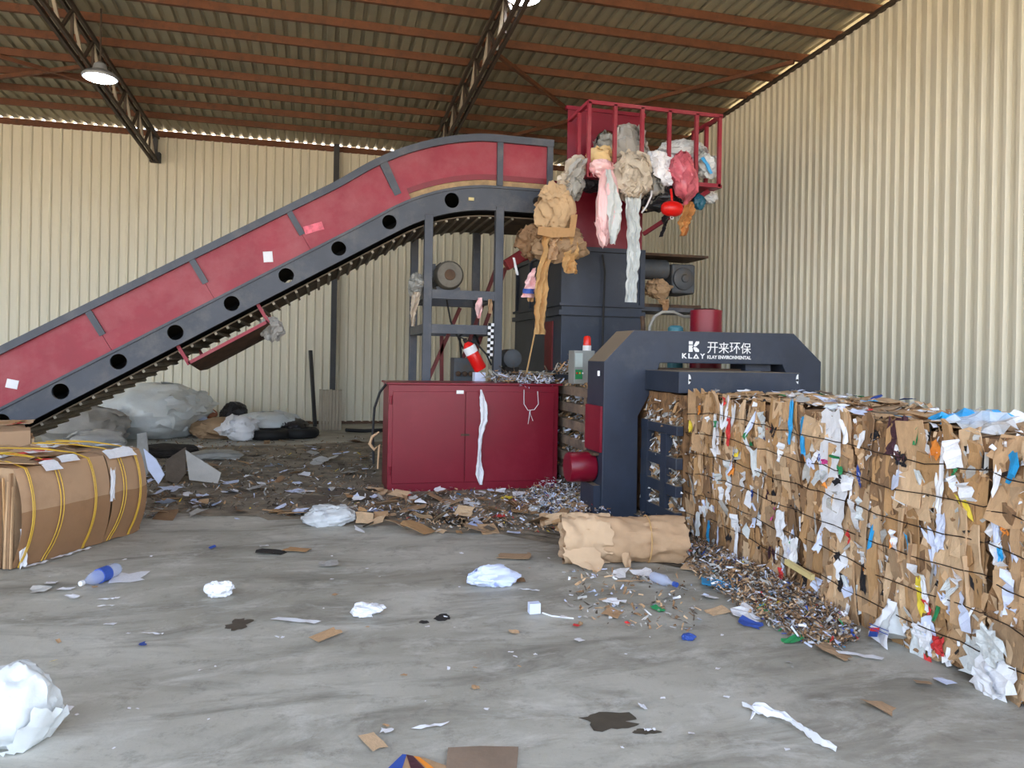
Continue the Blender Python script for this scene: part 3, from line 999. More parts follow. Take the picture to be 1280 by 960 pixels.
lg.build('emblem', M_WHITE, gate)

# ------------------------------------------------------------------ crimson cabinet
ca, cb_ = at_z(484, 617), at_z(693.5, 608)
YK = 8.53
X0, X1, ZK = ca.x, cb_.x, at_y(590, 479, YK).z
cab = thing('control_cabinet', 'low crimson two door metal cabinet standing before the trestle', 'cabinet', ((X0 + X1) / 2, YK + .35, 0))
MB().box(X0, YK, .0, X1, YK + .7, ZK - .02).build('cabinet_body', M_RED, cab, bevel=.008)
MB().box(X0 - .025, YK - .03, ZK - .02, X1 + .04, YK + .72, ZK).build('lid', M_RED, cab, bevel=.004)
xm = at_y(581, 540, YK).x
for (d0, d1) in ((X0 + .05, xm - .006), (xm + .006, X1 - .06)):
    d = MB().box(d0, YK - .018, .10, d1, YK, ZK - .10).build('door', M_RED, cab, bevel=.004)
    if d0 < xm - .1:
        MB().box(xm - .05, YK - .035, ZK * .52 - .012, xm + .05, YK - .018, ZK * .52 + .012).build('latch', M_RUST, d)
        w = at_y(575, 490, YK)
        MB().box(w.x - .045, YK - .022, w.z - .02, w.x + .04, YK - .018, w.z + .02).build('name_label', M_WHITE, d)
for zz in (.2, ZK - .25):
    MB().tube([(X0 + .03, YK - .012, zz), (X0 + .03, YK - .012, zz + .1)], .014, 8).build('hinge', M_RED, cab)


# ------------------------------------------------------------------ ribbons, bags, scraps
def ribbon(path, widths, side, folds=2.0, amp=.03, seed=0, n=24, m=9, thick=0.0):
    """cloth/film strip along a path; side = sideways vector; folded like hanging film"""
    path = [Vector(p) for p in path]
    L_ = [0]
    for a, b_ in zip(path, path[1:]): L_.append(L_[-1] + (b_ - a).length)
    side = Vector(side).normalized()
    vs, fs = [], []
    for i in range(n + 1):
        t = L_[-1] * i / n
        k = 0
        while k < len(L_) - 2 and L_[k + 1] < t: k += 1
        f_ = (t - L_[k]) / max(1e-6, L_[k + 1] - L_[k])
        p = path[k].lerp(path[k + 1], f_)
        w = widths[k] * (1 - f_) + widths[k + 1] * f_
        tg = (path[k + 1] - path[k]).normalized()
        nn = side.cross(tg).normalized()
        for j in range(m + 1):
            u = j / m - .5
            q = p + side * (u * w) + nn * (amp * sin(u * 2 * pi * folds + seed + i * .35) + amp * 1.2 * fbm((u * 3, i * .22, seed)))
            q += side * (.16 * w * fbm((i * .4, seed, u)))
            vs.append(q)
    for i in range(n):
        for j in range(m):
            a = i * (m + 1) + j
            fs.append((a, a + 1, a + m + 2, a + m + 1))
    return MB().add(vs, fs)


def crease(d, s_, seed, st=(1, 1, 1)):
    q = Vector((d.x * s_ * st[0] + seed * 1.31, d.y * s_ * st[1] - seed * .7, d.z * s_ * st[2] + seed * .37))
    return noise.voronoi(q)[0][0]


def bag(cen, r, seed=0, amp=.25, nu=44, nv=30, flat=None, st=(1, 1, 1), clip=1.0):
    """crumpled closed bag or lump: flat facets that meet in sharp creases"""
    cen = Vector(cen)
    vs, fs = [], []
    for i in range(nv + 1):
        ph = pi * i / nv
        for j in range(nu):
            th = 2 * pi * j / nu
            d = Vector((sin(ph) * cos(th), sin(ph) * sin(th), cos(ph)))
            k = 1 + amp * 1.1 * fbm(d, .9, seed) + amp * .95 * (crease(d, 1.9, seed, st) - .42) + amp * .5 * (crease(d, 4.3, seed + 3, st) - .42) + amp * .10 * fbm(d, 9, seed)
            p = Vector((d.x * r[0] * k, d.y * r[1] * k, d.z * r[2] * k)) + cen
            if flat is not None and p.z < flat: p.z = flat + .002
            vs.append(p)
    for i in range(nv):
        for j in range(nu):
            a, b_ = i * nu + j, i * nu + (j + 1) % nu
            fs.append((a, b_, b_ + nu, a + nu))
    return MB().add(vs, fs)


def bundle(cen, r, seed=0, amp=.25, n=9, flat=None, st=(1, 1, 1), front=True, lf=.28):
    """heap of crumpled film: a creased core with loose overlapping sheets wrapped round it"""
    cen = Vector(cen)
    rr = random.Random(seed * 7 + 1)
    mb = bag(cen, r, seed, amp, 40, 28, flat, st)
    for k in range(n):
        d0 = Vector((rr.uniform(-1, 1), rr.uniform(-1, .35) if front else rr.uniform(-1, 1), rr.uniform(-.8, 1))).normalized()
        e1 = d0.cross(Vector((0, 0, 1)) if abs(d0.z) < .9 else Vector((1, 0, 0))).normalized()
        e2 = d0.cross(e1)
        an = rr.uniform(0, pi)
        e1, e2 = e1 * cos(an) + e2 * sin(an), e2 * cos(an) - e1 * sin(an)
        a_, b_ = rr.uniform(.5, 1.0), rr.uniform(.35, .8)
        lift = rr.uniform(0, lf); off_ = rr.uniform(.0, .10); sd = rr.uniform(0, 50)
        G = 9
        vs, fs = [], []
        for j in range(G + 1):
            for i in range(G + 1):
                u, v = 2 * i / G - 1, 2 * j / G - 1
                rag = 1 + .18 * rr.uniform(-1, 1) * max(abs(u), abs(v)) ** 3
                d = (d0 + e1 * u * a_ * rag + e2 * v * b_ * rag).normalized()
                kk = 1 + off_ + amp * (.9 * (crease(d, 2.6, sd, st) - .4) + .7 * (crease(d, 5.5, sd + 5, st) - .4)) + amp * .8 * fbm(d, 1.2, seed) + lift * max(abs(u), abs(v)) ** 3 * (.4 + .6 * crease(d, 3, sd))
                p = Vector((d.x * r[0] * kk, d.y * r[1] * kk, d.z * r[2] * kk)) + cen
                if flat is not None and p.z < flat: p.z = flat + .003
                vs.append(p)
        for j in range(G):
            for i in range(G):
                q = j * (G + 1) + i
                fs.append((q, q + 1, q + G + 2, q + G + 1))
        mb.add(vs, fs)
    return mb


def piece_mesh(name, seed, nu, nv, amp, thick, ragged=.12, fold=0.0, taper=0.0):
    """unit scrap in the xy plane (normal +z), ragged edge, creased; 12-60 triangles"""
    r = random.Random(seed)
    g = []
    for j in range(nv + 1):
        for i in range(nu + 1):
            u, v = i / nu - .5, j / nv - .5
            if i in (0, nu): u += r.uniform(-ragged, ragged) * .6
            if j in (0, nv): v += r.uniform(-ragged, ragged) * .6
            u *= 1 - taper * (v + .5)
            z = amp * r.uniform(-1, 1) + fold * abs(v)
            g.append(Vector((u, v, z)))
    vs = list(g)
    fs = []
    W = nu + 1
    for j in range(nv):
        for i in range(nu):
            a = j * W + i
            fs.append((a, a + 1, a + W + 1, a + W))
    if thick:
        b0 = len(vs)
        vs += [p - Vector((0, 0, thick)) for p in g]
        fs += [tuple(b0 + k for k in reversed(f)) for f in list(fs)]
        rim = [i for i in range(nu)] + [nu + j * W for j in range(nv)] + [nv * W + nu - i for i in range(nu)] + [(nv - j) * W for j in range(nv)]
        for a, b_ in zip(rim, rim[1:] + rim[:1]):
            fs.append((b_, a, a + b0, b_ + b0))
    me = bpy.data.meshes.new(name)
    me.from_pydata([tuple(v) for v in vs], [], fs)
    me.materials.append(M_PAPER)
    me.update()
    return me


CARD_MESH = [piece_mesh('card_flap', 100 + i, 2, 3, .05, .03, .10, rnd.uniform(-.1, .15)) for i in range(9)]
SLAB_MESH = [piece_mesh('card_slab', 150 + i, 1, 4, .10, .12, .10) for i in range(6)]
PAPER_MESH = [piece_mesh('paper_scrap', 200 + i, 3, 3, .10, 0, .25, rnd.uniform(-.1, .2), rnd.choice((0, 0, .4))) for i in range(10)]
STRIP_MESH = [piece_mesh('paper_strip', 260 + i, 1, 7, .16, 0, .2) for i in range(6)]
FILM_MESH = [piece_mesh('plastic_scrap', 300 + i, 4, 4, .13, 0, .32) for i in range(7)]


def put(name, me, m, p, u, n, su, sv, parent=None, off=Vector((0, 0, 0)), sn=None):
    """place a unit piece: u = its x axis, n = its normal"""
    n = Vector(n).normalized()
    u = Vector(u); u = (u - n * u.dot(n)).normalized()
    v = n.cross(u)
    sn = sn if sn is not None else min(su, sv)
    o = bpy.data.objects.new(name, me)
    COL.objects.link(o)
    mtx = Matrix(((u.x * su, v.x * sv, n.x * sn, 0), (u.y * su, v.y * sv, n.y * sn, 0), (u.z * su, v.z * sv, n.z * sn, 0), (0, 0, 0, 1)))
    loc = Vector(p) - off
    mtx.translation = loc
    if parent is not None: o.parent = parent
    o.matrix_basis = mtx
    if m is not None:
        o.material_slots[0].link = 'OBJECT'
        o.material_slots[0].material = m
    return o


def stuff_scraps(name, places, mats, label, cat, seed=1, parent=None):
    """many small bent scraps in one mesh: places -> (point, normal, size_u, size_v, spin, material index)"""
    r = random.Random(seed)
    mb = MB()
    for p, n, su, sv, spin, mi in places:
        p = Vector(p); n = Vector(n).normalized()
        ref = Vector((0, 0, 1)) if abs(n.z) < .8 else Vector((1, 0, 0))
        u = n.cross(ref).normalized(); v = n.cross(u)
        uu = u * cos(spin) + v * sin(spin); vv = n.cross(uu)
        k = min(su, sv) * .4
        q = lambda a, b_: p + uu * a * su + vv * b_ * sv + n * r.uniform(-k, k)
        j = lambda: r.uniform(-.12, .12)
        vs = [q(-.5 + j(), -.5 + j()), q(.5 + j(), -.5 + j()), q(-.5 + j(), 0), q(.5 + j(), 0), q(-.5 + j(), .5 + j()), q(.5 + j(), .5 + j())]
        mb.add(vs, [(0, 1, 3, 2), (2, 3, 5, 4)], mi)
    o = mb.build(name, mats, parent, kind='stuff', fix=False)
    if label: o['label'] = label
    if cat and parent is None: o['category'] = cat
    return o


def rough_block(x0, y0, z0, x1, y1, z1, amp, seed, step=.09, bulge=0.0):
    """lumpy box surface"""
    mb = MB()
    c_ = Vector(((x0 + x1) / 2, (y0 + y1) / 2, (z0 + z1) / 2)); hx, hy, hz = (x1 - x0) / 2, (y1 - y0) / 2, (z1 - z0) / 2
    def disp(p):
        d = Vector(((p.x - c_.x) / hx, (p.y - c_.y) / hy, (p.z - c_.z) / hz))
        k = fbm(p, 3.2, seed) * amp + fbm(p, 11, seed) * amp * .5
        q = p + Vector((d.x * k, d.y * k, d.z * k * .6))
        if bulge:
            q.x += bulge * d.x * (1 - d.z * d.z); q.y += bulge * d.y * (1 - d.z * d.z)
        if q.z < .004: q.z = .004
        return q
    def side(o_, a, b_, na, nb):
        vs = [disp(o_ + a * (i / na) + b_ * (j / nb)) for j in range(nb + 1) for i in range(na + 1)]
        mb.add(vs, [(j * (na + 1) + i, j * (na + 1) + i + 1, (j + 1) * (na + 1) + i + 1, (j + 1) * (na + 1) + i) for j in range(nb) for i in range(na)])
    X, Y, Z = Vector((x1 - x0, 0, 0)), Vector((0, y1 - y0, 0)), Vector((0, 0, z1 - z0))
    nx, ny, nz_ = [max(2, int(v.length / step)) for v in (X, Y, Z)]
    o_ = Vector((x0, y0, z0))
    side(o_, X, Z, nx, nz_); side(o_ + Y, X, Z, nx, nz_); side(o_, Y, Z, ny, nz_); side(o_ + X, Y, Z, ny, nz_); side(o_ + Z, X, Y, nx, ny); side(o_, X, Y, nx, ny)
    return mb


# ------------------------------------------------------------------ mixed bales at the outlet
MIX = [M_PAPER] * 5 + [M_BLUISH] * 3 + [M_GREYPAPER] * 2 + [M_MILKY] * 2
ACC = [M_REDP, M_CYAN, M_BLUE, M_GREEN, M_YELLOW, M_ORANGE, M_MAGENTA, M_BLACKP, M_MAROON]
BX0, BX1, BZ = 3.24, 4.36, 1.245


def mixed_bale(y0, y1, label, seed, dz=0.0, dx=0.0):
    r = random.Random(seed)
    bx0, bx1 = BX0 + dx, BX1 + dx
    t = thing('mixed_paper_bale', label, 'bale', ((bx0 + bx1) / 2, (y0 + y1) / 2, 0), 'wire tied bales of mixed cardboard')
    off = t.location
    bz = BZ + dz
    rough_block(bx0 + .015, y0 + .02, 0.01, bx1 - .015, y1 - .02, bz - .02, .035, seed).build('bale_core', mat('compressed_board', (142, 106, 72), .9, 0, .3, 7, .5, 18, dirt=(84, 62, 44), dscale=9, dlo=.5, dhi=.7, stretch=(1, 2.2, .7)), t, True)
    # left face, seen: upright flaps row by row
    ncount = 0
    y = y0
    L_ = y1 - y0
    for k in range(175):
        yy = y0 + .05 + (L_ - .1) * r.random(); zz = .06 + (bz - .13) * r.random()
        slab = r.random() < .30
        sv = r.uniform(.16, .46) if not slab else r.uniform(.2, .5)
        su = r.uniform(.06, .20) if not slab else r.uniform(.03, .07)
        zz = min(max(zz, sv * .42), bz - sv * .40)
        tilt = r.gauss(0, .10)
        n = Vector((-1, r.gauss(0, .13), r.gauss(0, .07)))
        yy = min(max(yy, y0 + su * .55), y1 - su * .55)
        u = Vector((0, cos(tilt), sin(tilt)))
        m_ = r.choice(M_CARD + M_CARD[:3])
        put('cardboard_flap', r.choice(SLAB_MESH if slab else CARD_MESH), m_, (bx0 - r.uniform(-.004, .022), yy, zz), u, n, su, sv, t, off, r.uniform(.12, .28))
    for k in range(54):
        yy = y0 + .04 + (L_ - .08) * r.random(); zz = .06 + (bz - .12) * r.random()
        tilt = r.gauss(0, .3)
        n = Vector((-1, r.gauss(0, .3), r.gauss(0, .22)))
        put('paper_scrap', r.choice(PAPER_MESH + STRIP_MESH), r.choice(MIX), (bx0 - r.uniform(.012, .034), yy, zz), (0, cos(tilt), sin(tilt)), n,
            r.uniform(.03, .085), r.uniform(.07, .22), t, off, r.uniform(.06, .16))
    for k in range(17):
        yy = y0 + .04 + (L_ - .08) * r.random(); zz = .06 + (bz - .12) * r.random()
        tilt = r.gauss(0, .4)
        put('coloured_scrap', r.choice(PAPER_MESH + FILM_MESH), r.choice(ACC), (bx0 - r.uniform(.016, .034), yy, zz), (0, cos(tilt), sin(tilt)), (-1, r.gauss(0, .3), r.gauss(0, .2)),
            r.uniform(.02, .06), r.uniform(.05, .15), t, off, r.uniform(.06, .12))
    # top: flattened flaps
    for k in range(80):
        xx = bx0 + .12 + (bx1 - bx0 - .24) * r.random(); yy = y0 + .16 + (L_ - .32) * r.random()
        an = r.gauss(0, .5)
        put('cardboard_flap', r.choice(CARD_MESH), r.choice(M_CARD[:4]), (xx, yy, bz + r.uniform(-.01, .025)), (cos(an), sin(an), r.gauss(0, .08)), (r.gauss(0, .12), r.gauss(0, .12), 1),
            r.uniform(.12, .34), r.uniform(.10, .26), t, off, r.uniform(.1, .25))
    for k in range(26):
        xx = bx0 + (bx1 - bx0) * r.random(); yy = y0 + .04 + (L_ - .08) * r.random()
        an = r.uniform(0, pi)
        put('paper_scrap', r.choice(PAPER_MESH), r.choice(MIX + ACC[:4]), (xx, yy, bz + r.uniform(.03, .05)), (cos(an), sin(an), 0), (r.gauss(0, .2), r.gauss(0, .2), 1),
            r.uniform(.05, .16), r.uniform(.04, .12), t, off, r.uniform(.05, .1))
    # fine scrap pressed between
    pl = []
    for k in range(1100):
        if r.random() < .78:
            p = (bx0 - r.uniform(-.005, .016), y0 + L_ * r.random(), .02 + (bz - .03) * r.random()); n = (-1, r.gauss(0, .5), r.gauss(0, .4))
            sp = r.gauss(0, .35)
        else:
            p = (bx0 + (bx1 - bx0) * r.random(), y0 + L_ * r.random(), bz + r.uniform(0, .02)); n = (r.gauss(0, .3), r.gauss(0, .3), 1)
            sp = r.uniform(0, 6)
        mi = r.choice((0, 0, 0, 1, 1, 2, 2, 3, 4, 4, 5))
        pl.append((p, n, r.uniform(.008, .035), r.uniform(.02, .10), sp, mi))
    stuff_scraps('pressed_scrap', pl, [M_CARD[0], M_CARD[4], M_CARD[1], M_GREYPAPER, M_PAPER, M_DARK], None, None, seed, t)
    # wires
    for zz in (.19, .37, .55, .725, .90, 1.08):
        pts = []
        for q in range(13):
            f_ = q / 12
            pts.append((bx0 - .03 - .016 * r.random(), y0 + L_ * f_, zz + dz + r.uniform(-.012, .012) + .02 * sin(f_ * 5 + seed)))
        pts = [(bx1 * .5 + bx0 * .5, y0 - .01, zz), (bx0 - .005, y0 - .012, zz)] + pts + [(bx0 - .005, y1 + .01, zz)]
        MB().tube(pts, .0032, 5, False).build('baling_wire', M_WIRE, t)
    return t


BYS = [(4.40, 6.02), (2.93, 4.37), (1.4, 2.90)]
bale_a = mixed_bale(*BYS[0], 'wire tied bale of mixed cardboard just leaving the press outlet', 11, .035)
bale_b = mixed_bale(*BYS[1], 'wire tied cardboard bale, middle of the row, torn white plastic low down', 22, .0, -.02)
bale_c = mixed_bale(*BYS[2], 'nearest wire tied cardboard bale, cut by the right edge of the view', 33, -.015, -.03)


def on_bale(px, py, w, h, m_, mesh, b_, name, label, rot=0.0, out=.05):
    p = at_x(px, py, BX0 - out)
    return_o = put(name, mesh, m_, p, (0, cos(rot), sin(rot)), (-1, 0.05, 0.03), w, h, b_, b_.location, .10)
    return_o['label'] = label
    return return_o
BIG_PAPER = [piece_mesh('big_paper', 900 + i, 4, 8, .06, 0, .14) for i in range(3)]
BIG_FILM = [piece_mesh('big_film', 920 + i, 6, 6, .10, 0, .22) for i in range(4)]
on_bale(1037, 556, .20, .46, M_PAPER, BIG_PAPER[0], bale_b, 'large_paper_sheet', 'large white printed sheet')
on_bale(1042, 630, .22, .40, M_PAPER, BIG_PAPER[1], bale_b, 'large_paper_sheet', 'large white printed sheet', .1)
on_bale(1042, 571, .10, .016, M_GREEN, PAPER_MESH[0], bale_b, 'green_stripe', 'green stripe printed on the white sheet', 0, .065)
on_bale(1050, 588, .05, .05, M_GREEN, PAPER_MESH[2], bale_b, 'green_mark', 'green mark printed on the white sheet', 0, .065)
on_bale(1030, 577, .05, .03, M_MAGENTA, PAPER_MESH[3], bale_b, 'pink_mark', 'pink mark printed on the white sheet', 0, .065)
on_bale(988, 528, .045, .30, M_CYAN, BIG_PAPER[2], bale_a, 'cyan_strip', 'bright cyan strip of film', .05)
on_bale(1003, 546, .05, .26, M_CYAN, BIG_PAPER[1], bale_a, 'cyan_strip', 'bright cyan strip of film', -.1)
on_bale(910, 540, .06, .22, M_REDP, BIG_PAPER[2], bale_a, 'red_scrap', 'red printed carton scrap')
on_bale(906, 502, .05, .07, M_REDP, PAPER_MESH[5], bale_a, 'red_scrap', 'red printed carton scrap')
on_bale(874, 513, .05, .07, M_ORANGE, PAPER_MESH[4], bale_a, 'orange_scrap', 'orange printed carton scrap')
on_bale(893, 540, .05, .30, M_PAPER, BIG_PAPER[0], bale_a, 'paper_strip', 'white paper strip with green print')
on_bale(893, 530, .04, .05, M_GREEN, PAPER_MESH[1], bale_a, 'green_scrap', 'green print on a white strip', 0, .065)
on_bale(885, 664, .05, .18, M_CYAN, BIG_PAPER[1], bale_a, 'cyan_strip', 'blue strip of film')
on_bale(872, 655, .07, .22, M_MILKY, BIG_FILM[1], bale_a, 'plastic_bottle', 'crushed clear plastic scrap')
on_bale(1120, 548, .17, .24, M_MAROON, BIG_FILM[0], bale_b, 'maroon_bag', 'crumpled maroon plastic bag')
on_bale(1126, 574, .08, .08, M_BLACKP, BIG_FILM[2], bale_b, 'black_scrap', 'black plastic scrap')
on_bale(1145, 545, .035, .10, M_GREEN, PAPER_MESH[6], bale_b, 'green_scrap', 'dark green plastic scrap')
on_bale(1169, 562, .06, .10, M_ORANGE, PAPER_MESH[7], bale_b, 'orange_scrap', 'orange printed carton scrap')
on_bale(1174, 600, .05, .34, M_PAPER, BIG_PAPER[2], bale_b, 'paper_strip', 'white paper strip')
on_bale(1175, 665, .06, .2, M_BLUISH, BIG_PAPER[0], bale_b, 'paper_strip', 'white paper strip')
on_bale(1088, 676, .035, .30, M_CYAN, BIG_PAPER[1], bale_b, 'cyan_strip', 'bright cyan strip of film', .12)
on_bale(1150, 745, .05, .20, M_YELLOW, BIG_PAPER[0], bale_b, 'yellow_scrap', 'white scrap with yellow edge', -.25)
on_bale(1156, 745, .035, .16, M_PAPER, BIG_PAPER[2], bale_b, 'paper_strip', 'white paper strip', -.25, .06)
on_bale(1172, 806, .085, .095, M_REDP, BIG_FILM[3], bale_b, 'red_lid', 'round red plastic scrap')
on_bale(1160, 829, .05, .07, M_REDP, PAPER_MESH[2], bale_b, 'red_scrap', 'small red scrap')
on_bale(1156, 795, .09, .14, M_PAPER, BIG_FILM[2], bale_b, 'paper_bunch', 'crumpled white paper')
on_bale(1050, 722, .05, .17, M_BLACKP, BIG_PAPER[2], bale_b, 'black_scrap', 'black plastic scrap')
on_bale(1079, 720, .05, .20, M_BLACKP, BIG_PAPER[1], bale_b, 'black_scrap', 'black plastic scrap')
on_bale(1058, 722, .04, .16, M_BLUISH, BIG_PAPER[0], bale_b, 'paper_strip', 'white paper strip')
on_bale(990, 690, .12, .20, M_PAPER, BIG_FILM[0], bale_a, 'paper_bunch', 'crumpled white paper')
on_bale(975, 655, .10, .20, M_PAPER, BIG_FILM[1], bale_a, 'paper_bunch', 'crumpled white paper')
on_bale(920, 680, .05, .26, M_PAPER, BIG_PAPER[1], bale_a, 'paper_strip', 'white paper strip')
on_bale(1245, 670, .04, .26, M_BLUISH, BIG_PAPER[0], bale_b, 'paper_strip', 'white paper strip with blue print', -.2)
on_bale(1250, 694, .04, .06, M_CYAN, PAPER_MESH[4], bale_b, 'cyan_scrap', 'cyan print on a white strip', -.2, .06)
for q, (px, py, w, h) in enumerate(((1226, 828, .24, .20), (1244, 846, .2, .22), (1236, 808, .16, .14), (1230, 856, .16, .12))):
    on_bale(px, py, w, h, M_PAPER if q % 2 else M_MILKY, BIG_FILM[q], bale_b, 'white_plastic', 'torn white plastic film', .3 * q, .06 + .012 * q)
p = at_z(1210, 533, 1.29)
o = put('blue_film', BIG_FILM[1], M_CYAN, (BX0 + .22, 3.28, 1.31), (1, .1, 0), (-.1, -.1, 1), .36, .26, bale_b, bale_b.location, .2)
o['label'] = 'bright blue plastic film on top of the bale'
o = put('plastic_film', BIG_FILM[2], M_PLASTIC, (BX0 + .12, 3.1, 1.30), (1, .1, 0), (-.2, -.2, 1), .3, .26, bale_b, bale_b.location, .2)

# waste still inside the outlet chamber
pl = []
r = random.Random(5)
for k in range(900):
    z_ = r.choice((.21, .45, .70, .99)) + abs(r.gauss(0, .05)) if r.random() < .6 else r.uniform(.05, 1.22)
    pl.append(((XS + r.uniform(.0, .06), r.uniform(6.05, 6.75), z_), (-1, r.gauss(0, .6), r.gauss(.4, .5)), r.uniform(.01, .04), r.uniform(.03, .12), r.uniform(0, 6), r.choice((0, 0, 1, 1, 2, 3, 5, 5))))
stuff_scraps('outlet_waste', pl, [M_CARD[2], M_CARD[4], M_SOIL, M_PAPER, M_BLUISH, M_GREYPAPER], 'waste bulging between the bars of the outlet chamber', 'waste', 5)
rough_block(XS + .05, 6.04, .06, 4.34, YB + .3, 1.27, .03, 3).build('outlet_load', mat('compressed_board', (0, 0, 0)), press, True)
pl = []
for k in range(1300):
    z_ = r.choice((.14, .34, .54, .74, .94, 1.14)) + .105 + abs(r.gauss(0, .03))
    pl.append(((r.uniform(2.91, 3.2), r.uniform(7.25, 9.5), z_), (-.6, r.gauss(0, .5), 1), r.uniform(.01, .035), r.uniform(.03, .12), r.uniform(0, 6), r.choice((0, 0, 1, 2, 3, 4, 5))))
stuff_scraps('rib_waste', pl, [M_CARD[2], M_CARD[4], M_CARD[1], M_PAPER, M_BLUISH, M_GREYPAPER], 'waste lodged on the ribs of the press chamber behind the cabinet', 'waste', 6)
for nm_, lab_, xa, xb, zb_, n_ in (('shredded_waste', 'grey shredded waste lying on top of the cabinet, at its right end', 2.0, X1, ZK + .012, 420), ('shredded_waste', 'brown shredded waste heaped on the press chamber before the tower', 3.06, 3.6, 1.372, 700)):
    pl = []
    for k in range(n_):
        xx = xa + (xb - xa) * (r.random() ** (.6 if xb < 3 else 1)); yy = r.uniform(8.65, 9.15) if xb < 3 else r.uniform(8.5, 9.5)
        pl.append(((xx, yy, zb_ + .012 + abs(r.gauss(0, .045 if xb < 3 else .07))), (r.gauss(0, .7), r.gauss(-.3, .7), 1), r.uniform(.008, .022), r.uniform(.05, .16), r.uniform(0, 6), r.choice((0, 1, 2, 3, 4, 5, 5))))
    stuff_scraps(nm_, pl, [M_CARD[2], M_CARD[4], M_SOIL, M_GREYPAPER, M_BLUISH, M_GREYPAPER], lab_, 'waste', 8)

# ------------------------------------------------------------------ strapped carton bales at the left
PA, PB_ = at_z(17, 713), at_z(176, 664)
du = (PB_ - PA).normalized(); dn = Vector((-du.y, du.x, 0)); Lb = (PB_ - PA).length
HB, WB = .72, 1.05


def carton_bale(org, du, dn, Lb, WB, HB, label, seed, straps, split):
    t = thing('carton_bale', label, 'bale', org + du * Lb / 2 + dn * WB / 2, 'strapped bales of flattened cartons')
    r = random.Random(seed)
    def P_(u, w, z): return org + du * u + dn * w + Vector((0, 0, z))
    def face(u0, u1, m_, name, seed2, n=10):
        """bulged wrap of one carton layer: from the top edge over the front to the foot"""
        mb = MB()
        prof_ = []
        for q in range(15):
            f_ = q / 14
            z = HB * (1 - f_)
            bul = .085 * sin(pi * min(1, f_ * 1.05)) ** .8
            prof_.append((-bul, max(z, .006)))
        prof_ = [(.16, HB + .015), (.06, HB + .012)] + prof_
        vs, fs = [], []
        for i in range(n + 1):
            u = u0 + (u1 - u0) * i / n
            eb = .03 * ((2 * u / Lb - 1) ** 4)
            for (w, z) in prof_:
                p = P_(u, w + eb + .008 * fbm((u * 3, z * 3, seed2), 1, seed2), z + .01 * fbm((u * 5, w, seed2)))
                fold = .006 * (1 if (z < HB * .55) else 0)
                vs.append(p - dn * fold)
        m = len(prof_)
        for i in range(n):
            for j in range(m - 1):
                a = i * m + j
                fs.append((a, a + 1, a + m + 1, a + m))
        mb.add(vs, fs)
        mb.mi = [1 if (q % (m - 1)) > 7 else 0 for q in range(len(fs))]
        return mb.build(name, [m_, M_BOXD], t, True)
    core = MB()
    cb = [P_(.03, .03, .01), P_(Lb - .03, .03, .01), P_(Lb - .03, WB, .01), P_(.03, WB, .01)]
    core.prism(cb, (0, 0, HB - .01)).build('bale_core', M_CARD[3], t)
    xs = [0.0] + split + [Lb]
    for i in range(len(xs) - 1):
        face(xs[i] + .006, xs[i + 1] - .006, M_BOX, 'carton_face', seed + i)
    # layered edges on the end faces
    for (u0, sgn) in ((0.0, -1), (Lb, 1)):
        for k in range(46):
            w = .02 + (WB - .05) * k / 46
            hh = HB * r.uniform(.78, .98)
            MB().bar(P_(u0 + sgn * r.uniform(-.02, .03), w, .01), P_(u0 + sgn * r.uniform(-.02, .03), w + r.uniform(-.02, .02), hh), r.uniform(.006, .022), r.uniform(.012, .03), du).build('carton_edge', r.choice(M_CARD), t)
    # top layers
    for k in range(34):
        an = atan2(du.y, du.x) + r.gauss(0, .3)
        put('carton_flap', r.choice(CARD_MESH), r.choice(M_CARD[:4]), P_(r.uniform(.08, Lb - .08), r.uniform(.08, WB - .05), HB + r.uniform(0, .03)), (cos(an), sin(an), 0), (r.gauss(0, .08), r.gauss(0, .08), 1), r.uniform(.15, .45), r.uniform(.12, .35), t, t.location, .15)
    for k in range(14):
        an = r.uniform(0, pi)
        put('paper_scrap', r.choice(PAPER_MESH), r.choice((M_PAPER, M_BLUISH, M_PAPER, M_REDP)), P_(r.uniform(.08, Lb - .08), r.uniform(.04, WB * .7), HB + r.uniform(.03, .05)), (cos(an), sin(an), 0), (0, 0, 1), r.uniform(.08, .22), r.uniform(.05, .14), t, t.location, .06)
    # yellow straps
    for k, u in enumerate(straps):
        for d_ in (0, .014):
            pts = []
            for q in range(16):
                f_ = q / 15
                z = max(.012, HB * (1 - f_))
                bul = .10 * sin(pi * min(1, f_ * 1.05)) ** .8
                pts.append(P_(u + d_ * (1 + k % 2) + .05 * (f_ - .3) ** 2 * (-1) ** k - .06 * f_ * f_, -bul - .012, z))
            pts = [P_(u + r.uniform(-.1, .1), WB * .8, HB + .05), P_(u + r.uniform(-.04, .04), WB * .4, HB + .06), P_(u, .12, HB + .04)] + pts
            MB().tube(pts, .0042, 5, False).build('yellow_strap', M_ROPEY, t)
    return t, P_


